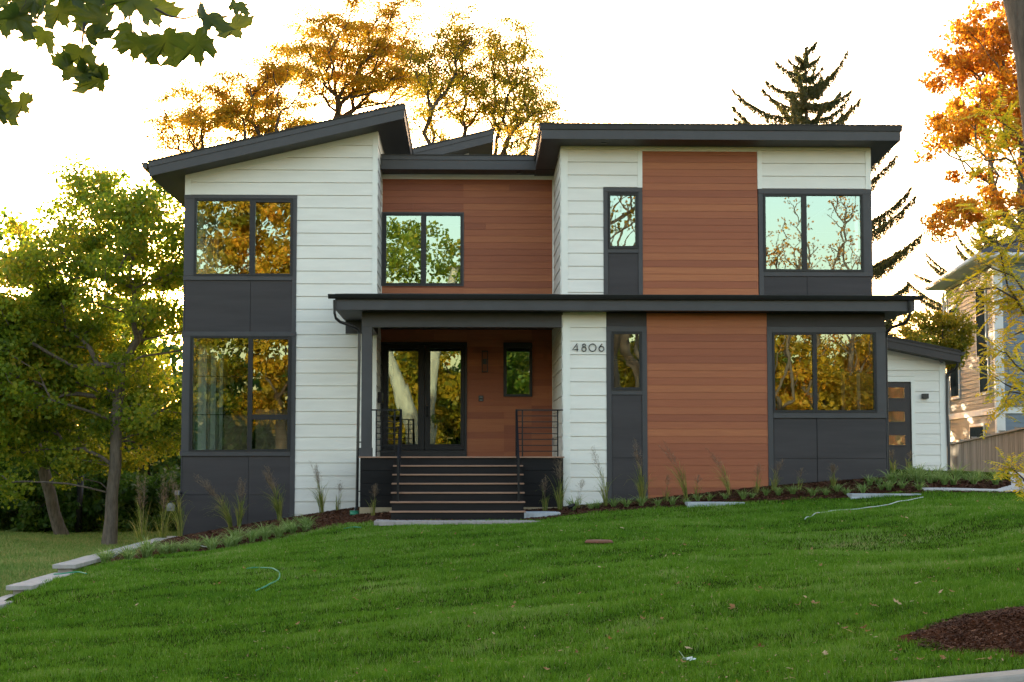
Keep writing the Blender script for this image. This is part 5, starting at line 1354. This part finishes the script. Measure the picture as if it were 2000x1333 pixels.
for i, (x, y) in enumerate(hedge):
    hh = 10.8+1.4*math.sin(i*2.1); cc = crown_points((x, y, -2.4+hh*.48), (8.5, 3.0, hh*.5), 150, .35, 640+i)
    tree('background_tree', 'broad dark tree of the row far across the street, %s from the left end' % hl_[i], 'tree', (x, y, -2.4), hh*.25, cc, 1.4, 11000, .5, 'leaf_dark' if i % 2 else 'leaf_green', 'barkdark', .3, 'far row of trees across the street', seed=660+i, subset=.3)
def bare(x, y, h, r, lab, bark, mat=None, n=80, rx=1.6, seed=0, nl=600):
    cc = crown_points((x, y, -2.3+h*.62), (rx, rx, h*.38), n, .1, seed)
    tree('thin_tree', lab, 'tree', (x, y, -2.4), h*.3, cc, .4, nl, .14, mat or 'leaf_orange', bark, r, 'thin trees across the street behind the viewer', seed=seed, tip=.018)
bare(20.1, -18, 18.5, .14, 'slender nearly bare tree across the street, right hand one', 'barkdark', n=170, rx=1.5, seed=201, nl=1500)
bare(17.7, -18, 16.5, .13, 'slender nearly bare tree across the street, middle one', 'barkdark', n=150, rx=1.3, seed=202, nl=1500)
bare(15.5, -16, 15.5, .12, 'slender nearly bare tree across the street, left hand one', 'barkdark', n=90, rx=1.6, seed=204, nl=900)
bare(9.0, -17, 18.0, .42, 'thick dark bare tree across the street', 'barkdark', n=120, rx=3.0, seed=203, nl=200)
def sycamore():
    e = empty('sycamore_tree', 'pale barked forked sycamore behind the viewer', 'tree', (-2.4, -6, -2.3))
    m = MB(); m.tube([(-2.2, -6, -2.6), (-2.2, -6, -1.6), (-2.25, -6, -.2), (-2.5, -6, 1.6), (-3.1, -6.1, 3.6), (-4.2, -6.2, 6.5), (-5, -6, 9)], [.75, .6, .5, .42, .34, .28, .2], 16)
    m.tube([(-2.1, -6, -.8), (-1.75, -6, 1.2), (-1.55, -6, 3.6), (-1.2, -6.2, 6.5), (-.5, -6.2, 9.5)], [.42, .40, .33, .27, .18], 16)
    m.build('trunk', M['barkpale'], e)
    c = crown_points((-2.5, -7.5, 10.0), (4.5, 3, 2.0), 60, .3, 301); g = np.random.default_rng(4)
    v, i = leaves_at(c, np.full(len(c), .7), 5000, .2, .6, .4, .9, g); n = len(v)//4
    np_mesh('crown', v, np.arange(4*n), np.full(n, 4), M['leaf_maple'], e, rnd=g.uniform(0, 1, n))
sycamore()

# ------------------------------------------------------------------ planting along the house
def arc_blades(mb_list, base, n, h, spread, lean, w_, g, seg=5, droop=.5):
    """appends blades as strips: returns verts, faces"""
    V, F = mb_list
    for _ in range(n):
        a = g.uniform(0, 2*math.pi); sp = g.uniform(0, 1)*spread; L = h*g.uniform(.55, 1.1)
        dx = math.cos(a)*sp+lean[0]*g.uniform(.7, 1.2); dy = math.sin(a)*sp+lean[1]
        bx = base[0]+math.cos(a)*.05*g.random(); by = base[1]+math.sin(a)*.05*g.random(); bz = base[2]
        wa = g.uniform(0, math.pi); wx, wy = math.cos(wa), math.sin(wa); n0 = len(V)
        dr = droop*g.uniform(.3, 1.3)
        for i in range(seg+1):
            t = i/seg; cx = bx+dx*L*(t**1.6); cy = by+dy*L*(t**1.6); cz = bz+L*(t-dr*t**3*.6); ww = w_*(1-t**2*.92)*.5
            V += [(cx-wx*ww, cy-wy*ww, cz), (cx+wx*ww, cy+wy*ww, cz)]
        for i in range(seg): k = n0+i*2; F.append((k, k+1, k+3, k+2))
def mk(name, V, F, mat, parent, per=5, local=True):
    me = bpy.data.meshes.new(name); me.from_pydata(V, [], F); me.update()
    nf = len(F); r = np.repeat(rng.uniform(0, 1, nf//per+1), per)[:nf]
    a = me.attributes.new('rnd', 'FLOAT', 'FACE'); a.data.foreach_set('value', r.astype(np.float32))
    if local: me['local'] = 1
    return link(name, me, mat, parent)
def switchgrass(u, v, Y, hpx, lean, n, label, plume=1.0, spread=.16, seed=0):
    g = random.Random(seed); p = P(u, v, Y); zg = z1(p.x, Y) if p.x > -6.2 else float(leftz(np.array([p.x]), np.array([Y]))[0]); h = hpx/FPX*Y
    e = empty('ornamental_grass', label, 'ornamental grass', (p.x, Y, zg+.01), 0, 'tall grasses planted along the house')
    V = []; F = []; arc_blades((V, F), (0, 0, 0), int(n*1.1), h*.80, spread*2.6, (lean*.9, -.03), .010, g, 6, .9)
    for k in range(int(n*.5)):       # leaves leaving the culms part of the way up
        t0 = g.uniform(.15, .5); arc_blades((V, F), ((lean+g.uniform(-.3, .3)*spread*2)*h*t0**1.7, g.uniform(-.1, .1)*h*t0, h*t0), 1, h*.42, .9, (lean*.7, 0), .009, g, 6, 1.0)
    mk('blades', V, F, M['switch'], e, 6)
    if plume > 0:
        m = MB(); V = []; F = []
        for _ in range(max(2, int(n*.16*plume))):
            L = h*g.uniform(.85, 1.08); dx = lean+g.uniform(-1, 1)*spread*.5; dy = g.uniform(-1, 1)*spread*.4; pts = []
            for i in range(7):
                t = i/6; pts.append(Vector((dx*L*t**1.7, dy*L*t, L*(t-.12*abs(lean)*t**3))))
            m.tube(pts, [.0022*(1-.6*i/6) for i in range(7)], 3, caps=False)
            for k in range(46):
                t = g.uniform(.62, 1.0); j = min(5, int(t*6)); q = pts[j].lerp(pts[j+1], t*6-j)
                d = Vector((g.uniform(-1, 1)+lean, g.uniform(-1, 1), g.uniform(.1, 1.2))).normalized()*g.uniform(.03, .15)*(1.15-t)*2; s_ = Vector((g.uniform(-1, 1), g.uniform(-1, 1), 0)).normalized()*.0014; n0 = len(V)
                V += [tuple(q-s_), tuple(q+s_), tuple(q+d+s_), tuple(q+d-s_)]; F.append((n0, n0+1, n0+2, n0+3))
                s2 = s_*3; n0 = len(V); V += [tuple(q+d-s2), tuple(q+d+s2), tuple(q+d*1.14+s2), tuple(q+d*1.14-s2)]; F.append((n0, n0+1, n0+2, n0+3))
        mk('seed_heads', V, F, M['plume'], e, 2); 
        m.build('stalks', M['plume'], e, local=True)
sg = [(278, 1060, 33.6, 168, -.05, 60, 'tall upright grass left of the house near the maple trunk'), (318, 1062, 33.9, 165, .02, 60, 'tall grass just left of the gas meter'), (352, 1058, 33.6, 130, -.12, 46, 'bushy tall grass at the corner of the charcoal bay'),
      (450, 1040, 33.9, 105, -.62, 70, 'long plumed grass leaning far left below the left window'), (468, 1034, 33.8, 95, .05, 50, 'upright grass between the two leaning grasses'), (546, 1020, 33.6, 105, -.28, 80, 'full arching grass in front of the charcoal bay right edge'), (628, 1005, 33.9, 100, -.16, 46, 'spiky grass in front of the white siding'),
      (660, 1003, 33.9, 55, .1, 24, 'small reddish grass beside the downpipe'), (730, 1008, 31.9, 58, .0, 26, 'small dry grass in front of the porch footing'), (1065, 997, 31.9, 62, -.05, 26, 'short grass at the foot of the right porch skirting'), (1093, 992, 31.9, 105, -.02, 40, 'slim tall grass in front of the porch corner'),
      (1182, 985, 32.0, 115, -.18, 30, 'slim grass leaning left in front of the number column'), (1130, 992, 32.0, 55, .12, 14, 'wispy small grass below the house number'), (1254, 975, 32.0, 118, -.08, 46, 'upright plumed grass at the left edge of the red cladding'), (1340, 970, 32.0, 118, -.42, 26, 'thin arching grass before the red cladding, left one'),
      (1425, 958, 32.0, 92, -.42, 26, 'thin arching grass before the red cladding, right one'), (1302, 974, 32.0, 48, .05, 18, 'short dry grass at the foot of the red cladding'), (1360, 966, 32.0, 46, .1, 18, 'tuft of dry grass between the two arching grasses'), (1478, 960, 32.0, 62, .1, 22, 'small grass at the right edge of the red cladding'), (1512, 948, 32.1, 60, .22, 30, 'spreading grass below the lower right window'),
      (1628, 940, 32.1, 44, -.03, 40, 'dense brushy grass below the lower right window'), (1560, 950, 32.0, 40, .15, 16, 'wispy grass in the middle of the right hand bed'), (1745, 935, 33.5, 50, -.1, 24, 'grass in front of the side door'), (1775, 935, 34.5, 40, .1, 18, 'wispy grass right of the side door')]
for i, (u, v, Y, hp, ln, n, lb) in enumerate(sg): switchgrass(u, v, Y, hp, ln, n, lb, seed=400+i)

protos = []
for k in range(4):
    g = random.Random(500+k); V = []; F = []; arc_blades((V, F), (0, 0, 0), 70, .40, 1.05, (0, 0), .015, g, 5, 1.2); protos.append((V, F))
lily_me = []
for k, (V, F) in enumerate(protos):
    o = mk('lilyturf', V, F, M['lily'], None); lily_me.append(o)
gl = random.Random(9); spots = []
xx = -5.95
while xx < -2.9:
    for row in range(3):
        e0 = float(np.interp(xx, edge_x, edge_y)); spots.append((xx+gl.uniform(-.1, .1), e0+.12+row*.30+gl.uniform(-.08, .08)))
    xx += .22
for u in list(range(1120, 1800, 27)):
    Y = 31.45+gl.uniform(-.12, .25)
    spots.append((px(u+gl.uniform(-8, 8), Y, 960), Y))
for u in list(range(1700, 1960, 13)):
    for r_ in range(2):
        if gl.random() < .25: continue
        Y = 32.1+r_*.7+gl.uniform(-.15, .15); spots.append((px(u+gl.uniform(-8, 8), Y, 950), Y))
for i, (x, y) in enumerate(spots):
    src = lily_me[i % 4]
    o = src if i < 4 else src.copy()
    if i >= 4: C.objects.link(o)
    o.location = (x, y, z1(x, y)+.01); o.rotation_euler = (0, 0, gl.uniform(0, 6.28)); s_ = gl.uniform(.75, 1.15)*(1.0 if x < 0 or x > 8.2 else .8); o.scale = (s_, s_, s_*gl.uniform(.8, 1.1))
    if x < 0: tagit(o, 'low striped lilyturf clump in the mulch left of the steps', 'plant', 'lilyturf clumps left of the steps')
    elif x < 8.0: tagit(o, 'low lilyturf clump in the mulch along the right wing', 'plant', 'lilyturf clumps along the right wing')
    else: tagit(o, 'low lilyturf clump in the dense patch near the side door', 'plant', 'lilyturf clumps near the side door')

# ------------------------------------------------------------------ small things
def hose(pts, mat, label, rad=.010, hover=.030):
    m = MB(); q = []
    pts = [Vector((p[0], p[1])) for p in pts]
    for i in range(len(pts)-1):
        p0 = pts[max(0, i-1)]; p1 = pts[i]; p2 = pts[i+1]; p3 = pts[min(len(pts)-1, i+2)]
        for k in range(8):
            t = k/8; c = .5*((2*p1)+(p2-p0)*t+(2*p0-5*p1+4*p2-p3)*t*t+(3*p1-p0-3*p2+p3)*t**3); q.append((c.x, c.y, z1(c.x, c.y)+hover))
    m.tube(q, rad, 6); o = m.build('garden_hose', M[mat]); tagit(o, label, 'hose')
def onlawn(u, v):
    """walk along the view ray until it meets the lawn"""
    d = P(u, v, 1.0); lo = None
    ys = np.linspace(11.7, 34, 900); z = lz(d.x*ys, ys); h = d.z*ys-z; k = np.where(h < 0)[0]
    y = ys[k[0]] if len(k) else 31.0
    return (d.x*y, y)
hose([onlawn(482, 1115), onlawn(500, 1113), onlawn(535, 1116), onlawn(546, 1124), onlawn(542, 1138), onlawn(520, 1150), onlawn(498, 1160)], 'hose', 'green hose curling through the left of the lawn')
hose([onlawn(672, 1036), onlawn(690, 1033), onlawn(706, 1034)], 'hose', 'short bit of green hose showing in the grass left of the paving')
hose([onlawn(384, 1067), onlawn(392, 1072), onlawn(405, 1074), onlawn(425, 1073)], 'hosewhite', 'pale green hose end at the edge of the left bed', hover=.05)
hose([onlawn(1572, 1019), onlawn(1590, 1009), onlawn(1625, 1002), onlawn(1680, 998), onlawn(1735, 990), onlawn(1780, 980), onlawn(1805, 975)], 'hosewhite', 'white hose snaking over the right side of the lawn', .009, .036)
hose([(-6.3, 25.0), (-6.15, 24.9), (-5.9, 24.85), (-5.7, 24.6)], 'hose', 'green hose lying over the retaining wall', hover=.06)
def fallen():
    g = random.Random(31); base = None; V, F = maple_leaf_verts((0, 0, 0), Matrix.Rotation(0, 3, 'X'), .05, 1.0)
    protos = []
    for k in range(3):
        V, F = maple_leaf_verts((0, 0, 0), Matrix.Rotation(0, 3, 'X'), .026+.006*k, g.uniform(-1.3, 1.3))
        me = bpy.data.meshes.new('fallen_leaf'); me.from_pydata(V, [], F); me.update(); a = me.attributes.new('rnd', 'FLOAT', 'FACE'); a.data.foreach_set('value', [k/2]*len(F)); me['local'] = 1
        me.materials.append(M['dryleaf']); protos.append(me)
    fixed = [(1383, 1152), (1434, 1196), (1432, 1197), (1343, 1277), (1648, 1238), (1684, 1240), (1835, 1166), (1862, 1167), (1702, 1193), (1753, 1189), (1483, 1275), (580, 1228), (612, 1124), (1070, 1320), (1480, 1275), (1560, 1192), (1530, 990), (1590, 1190), (1215, 1038), (890, 1050), (945, 1028)]
    n = 0
    while n < 260:
        if n < len(fixed): x, y = onlawn(*fixed[n])
        else:
            y = 11.9+18*g.random()**1.6; x = g.uniform(-.3*y, .36*y)
            if g.random() < .5: x = g.uniform(0, .35*y)
            if x < -6.0: x = -5.8
            if y > np.interp(x, edge_x, edge_y): y -= 2
        o = bpy.data.objects.new('fallen_leaf', protos[g.choice((0, 1, 1, 2))]); C.objects.link(o)
        s_ = g.uniform(.3, 1.0) if n >= len(fixed) else g.uniform(.9, 1.5); o.scale = (s_, s_, s_); o.location = (x, y, z1(x, y)+.052); o.rotation_euler = (g.uniform(-.6, .6), g.uniform(-.6, .6), g.uniform(0, 6.28))
        tagit(o, 'small dry curled leaf lying on the lawn', 'leaf', 'fallen leaves scattered on the lawn'); n += 1
fallen()
def misc():
    # gas meter at the far left of the house
    p = P(337, 985, 34.6); x = xa0-.25; e = empty('gas_meter', 'grey gas meter with pipes at the left corner of the house', 'gas meter', (x, 34.6, z1(-6.3, 34.5)))
    z = pz(988, 34.6, 330); x = px(334, 34.6, 990)
    m = MB(); m.tube([(x, 34.45, z), (x, 34.62, z)], .06, 18); m.box(x-.08, x+.08, 34.5, 34.62, z-.11, z+.02); m.build('meter_body', M['meter'], e, bevel=.01)
    m = MB(); m.tube([(x+.12, 34.6, z-.5), (x+.12, 34.6, z+.22), (x+.16, 34.6, z+.27), (x+.24, 34.6, z+.27)], .02, 8); m.tube([(x-.02, 34.56, z+.08), (x+.12, 34.58, z+.1)], .018, 8); m.build('pipe', M['black'], e)
    m = MB(); m.box(x+.08, x+.18, 34.55, 34.65, z+.22, z+.32); m.build('valve', M['meter'], e, bevel=.01)
    # landscape spotlight
    q = P(1117, 995, 31.35); zg = z1(q.x, 31.35)+.01; e = empty('garden_spotlight', 'small black garden spotlight in the bed right of the steps', 'garden light', (q.x, 31.35, zg))
    m = MB(); m.tube([(q.x, 31.35, zg), (q.x, 31.35, zg+.09)], .01, 8); m.build('stake', M['black'], e)
    m = MB(); m.tube([(q.x-.07, 31.33, zg+.075), (q.x-.02, 31.35, zg+.10), (q.x+.05, 31.38, zg+.135)], [.034, .04, .03], 14); m.build('lamp_head', M['black'], e)
    # drain under the left downpipe
    q = P(692, 1003, 32.4); zg = z1(q.x, 32.4); m = MB(); m.tube([(q.x, 32.4, zg), (q.x, 32.4, zg+.07)], [.09, .085], 18); m.tube([(q.x, 32.4, zg+.072), (q.x, 32.4, zg+.09)], .092, 18)
    tagit(m.build('drain_pipe', M['greenplastic']), 'green drain inlet below the left downpipe', 'drain')
    x, y = onlawn(1170, 1063); m = MB(); m.tube([(x, y, z1(x, y)+.02), (x, y, z1(x, y)+.055)], [.22, .19], 20); tagit(m.build('valve_cover', M['redclay']), 'flat reddish valve cover sunk in the middle of the lawn', 'valve cover')
    x, y = onlawn(1340, 1297); g = random.Random(2); m = MB()
    for k in range(5):
        a = g.uniform(0, 6.28); p0 = Vector((x+g.uniform(-.03, .03), y+g.uniform(-.03, .03), z1(x, y)+.04)); d = Vector((math.cos(a)*.05, math.sin(a)*.05, g.uniform(0, .06))); s_ = Vector((-math.sin(a)*.015, math.cos(a)*.015, .01)); t_ = Vector((0, 0, .002))
        m.add([p0-s_, p0+s_, p0+d+s_*.4, p0+d-s_*.3, p0-s_-t_, p0+s_-t_, p0+d+s_*.4-t_, p0+d-s_*.3-t_], [(0, 1, 2, 3), (7, 6, 5, 4), (0, 4, 5, 1), (1, 5, 6, 2), (2, 6, 7, 3), (3, 7, 4, 0)])
    tagit(m.build('paper_scrap', M['scrap']), 'torn white paper scrap in the grass near the kerb', 'litter')
    m = MB(); a = P(225, 872, 50); b = P(360, 880, 47); m.tube([a, (a+b)/2-Vector((0, 0, .05)), b], .025, 6); tagit(m.build('overhead_cable', M['black']), 'black cable strung low between the trees and the house', 'cable')
    q = P(153, 1000, 47); m = MB(); m.tube([(q.x, 47, -2.3), (q.x+.05, 47, pz(930, 47, 150))], .09, 10); tagit(m.build('dark_pole', M['black']), 'dark pole in the shade between the maple and the leaning tree', 'pole')
misc()

# ------------------------------------------------------------------ fence and neighbouring house
def fence():
    e = empty('wooden_fence', 'weathered grey board fence behind the garage wing', 'fence', (17, 52, -1.2))
    a = Vector((px(1846, 62, 870), 62, 0)); b = Vector((px(2080, 43, 830), 43, 0)); zt0, zt1 = pz(869, 62, 1850), pz(818, 43, 2080)
    L = (b-a).length; t = (b-a).normalized(); nrm = Vector((-t.y, t.x, 0)); nrm = nrm if nrm.dot(Vector((0, -1, 0))) > 0 else -nrm
    n = int(L/.145); m = MB(); g = random.Random(1)
    for i in range(n):
        s0 = i*.145; s1 = s0+.132; zt = zt0+(zt1-zt0)*i/n-g.uniform(.05, .06); off = nrm*(.012 if i % 2 else 0)
        p = a+t*s0+off; q = a+t*s1+off; k = nrm*.02
        m.add([p, q, q+k, p+k]+[v+Vector((0, 0, 1)) for v in (p, q, q+k, p+k)], [(0,3,2,1),(4,5,6,7),(0,1,5,4),(1,2,6,5),(2,3,7,6),(3,0,4,7)])
        for j in range(-8, -4): m.v[j] = (m.v[j][0], m.v[j][1], -1.6)
        for j in range(-4, 0): m.v[j] = (m.v[j][0], m.v[j][1], zt)
    o = m.build('board_panel', M['fence'], e); fix_normals(o)
    m = MB()
    def rail(z0off, h, d0, d1):
        p = [a+nrm*d0, b+nrm*d0, b+nrm*d1, a+nrm*d1]; zz = [zt0, zt1, zt1, zt0]
        m.add([Vector((v.x, v.y, z+z0off)) for v, z in zip(p, zz)]+[Vector((v.x, v.y, z+z0off+h)) for v, z in zip(p, zz)], [(0,3,2,1),(4,5,6,7),(0,1,5,4),(1,2,6,5),(2,3,7,6),(3,0,4,7)])
    rail(-.05, .05, -.06, .09); rail(-.16, .10, .036, .06); o = m.build('rail', M['fence'], e); fix_normals(o)
    for i in range(9):
        s_ = 1+i*2.4
        if s_ > L: break
        p = a+t*s_+nrm*.04; zt = zt0+(zt1-zt0)*s_/L; m = MB(); m.box(p.x-.05, p.x+.05, p.y-.05, p.y+.05, -1.6, zt+.02); m.box(p.x-.08, p.x+.08, p.y-.08, p.y+.08, zt+.02, zt+.07); m.build('post', M['fence'], e)
fence()
def neighbour():
    e = empty('neighbour_house', 'two storey taupe and blue grey house with white trim beyond the fence', 'house', (21, 66, -1))
    A0 = Vector((px(1851, 72, 700), 72, 0)); A1 = Vector((px(1946, 61.5, 700), 61.5, 0))       # taupe side
    d = (A1-A0); La = d.length; t = d.normalized(); n1 = Vector((t.y, -t.x, 0)); n1 = n1 if n1.x < 0 else -n1
    t2 = -n1; t2 = Vector((t2.x, t2.y, 0)); n2 = Vector((t2.y, -t2.x, 0)); n2 = n2 if n2.y < 0 else -n2
    ze = pz(497, 61.5, 1940); zbase = -1.2
    zb0, zb1 = pz(808, 61.5, 1945), pz(796, 61.5, 1945)
    def wall(o, tt, nn, L, mat, nm):
        m = MB(); siding(m, (o.x, o.y), (tt.x, tt.y), (nn.x, nn.y), L, zbase, zb0, e=.17, lap=.02, th=.2); siding(m, (o.x, o.y), (tt.x, tt.y), (nn.x, nn.y), L, zb1, ze, e=.17, lap=.02, th=.2); w_ = m.build(nm, M[mat], e); fix_normals(w_)
    wall(A0, t, n1, La, 'ntaupe', 'side_wall'); wall(A1, t2, n2, 12, 'nblue', 'front_wall')
    def board(o, tt, nn, s0, s1, z0, z1_, nm, mat, pr=.04, parent=None, th=.05):
        m = MB(); c = []
        for s_ in (s0, s1):
            for off in (pr-th, pr):
                for z in (z0, z1_): c.append(o+tt*s_+nn*off+Vector((0, 0, z)))
        m.add(c, [(0, 1, 3, 2), (4, 6, 7, 5), (0, 4, 5, 1), (2, 3, 7, 6), (0, 2, 6, 4), (1, 5, 7, 3)]); ob = m.build(nm, M[mat], parent or e); fix_normals(ob); return ob
    for (o, tt, nn, L) in ((A0, t, n1, La), (A1, t2, n2, 12)):
        board(o, tt, nn, -.02 if L < 11.9 else 0, L+.0, zb0, zb1, 'belt_trim', 'nwhite', .07)
        board(o, tt, nn, 0, L, ze-.35, ze, 'frieze', 'nwhite', .06)
        board(o, tt, nn, 0, .28, zbase, zb0, 'corner_trim', 'nwhite', .05); board(o, tt, nn, 0, .28, zb1, ze-.35, 'corner_trim', 'nwhite', .05)
    board(A0, t, n1, La-.28, La+.05, zbase, zb0, 'corner_trim', 'nwhite', .05); board(A0, t, n1, La-.28, La+.05, zb1, ze-.35, 'corner_trim', 'nwhite', .05)
    board(A1, t2, n2, 1.25, 1.5, zbase, zb0, 'corner_trim', 'nwhite', .05); board(A1, t2, n2, 1.25, 1.5, zb1, ze-.35, 'corner_trim', 'nwhite', .05)
    def win(o, tt, nn, s0, s1, z0, z1_):
        f = board(o, tt, nn, s0, s1, z0, z1_, 'window', 'nwhite', .075)
        board(o, tt, nn, s0+.13, s1-.13, z0+.13, (z0+z1_)/2+.25, 'pane', 'glassdark', .085, f, .004); board(o, tt, nn, s0+.13, s1-.13, (z0+z1_)/2+.3, z1_-.13, 'pane', 'glassdark', .085, f, .004)
        board(o, tt, nn, s0+.1, s1-.1, z0+.1, z1_-.1, 'sash', 'frame', .078, f, .003)
    win(A0, t, n1, .9, 2.7, 3.0, 6.0-.7+1.4); win(A0, t, n1, 7.0, 9.0, 4.0, 7.0)
    win(A0, t, n1, 1.2, 2.9, -.0+1.75, 4.4) if False else None
    win(A0, t, n1, 1.0, 3.0, pz(780, 70, 1865)+.0, pz(668, 70, 1865)); win(A0, t, n1, 7.5, 9.3, pz(770, 63, 1920), pz(662, 63, 1920)); win(A0, t, n1, 5.2, 8.2, -.4, pz(828, 65, 1900))
    win(A1, t2, n2, 1.9, 3.4, 3.6, 6.6); win(A1, t2, n2, 1.9, 3.4, -.2, pz(826, 61, 1990))
    # hip roof with gutter
    ov = .75; c0 = A0-t*ov+n1*ov; c1_ = A1+t*ov+n1*ov; c2_ = A1+t2*12+n2*ov+t2*ov; c3_ = A0+t2*12-t*ov
    c1_ = A1+n1*ov+n2*ov; r0 = A0+t*3.5+t2*6+Vector((0, 0, 3.2)); r1 = A1-t*4.5+t2*6+Vector((0, 0, 3.2))
    up = Vector((0, 0, ze)); th = Vector((0, 0, .12))
    m = MB(); V = [c0+up, c1_+up, c2_+up, c3_+up, r0+up, r1+up, c0+up-th, c1_+up-th, c2_+up-th, c3_+up-th]
    m.add(V, [(0, 1, 5, 4), (1, 2, 5), (2, 3, 4, 5), (3, 0, 4), (6, 9, 8, 7), (0, 6, 7, 1), (1, 7, 8, 2), (2, 8, 9, 3), (3, 9, 6, 0)]); o = m.build('roof', M['nroof'], e); fix_normals(o)
    m = MB(); m.tube([c0+up-th*1.1, c1_+up-th*1.1, c2_+up-th*1.1], .11, 6); m.build('gutter', M['nwhite'], e)
    m = MB(); m.add([c0+up-th*1.4, c1_+up-th*1.4, c2_+up-th*1.4, c3_+up-th*1.4, c0+up-th*2, c1_+up-th*2, c2_+up-th*2, c3_+up-th*2], [(0,1,2,3),(7,6,5,4),(0,4,5,1),(1,5,6,2),(2,6,7,3),(3,7,4,0)]); o = m.build('soffit', M['nwhite'], e); fix_normals(o)
    m = MB(); p = A0-t*.2+n1*.1; m.tube([p+Vector((0, 0, ze-.4)), p+Vector((0, 0, zbase))], .05, 6); m.build('downpipe', M['nwhite'], e)
neighbour()
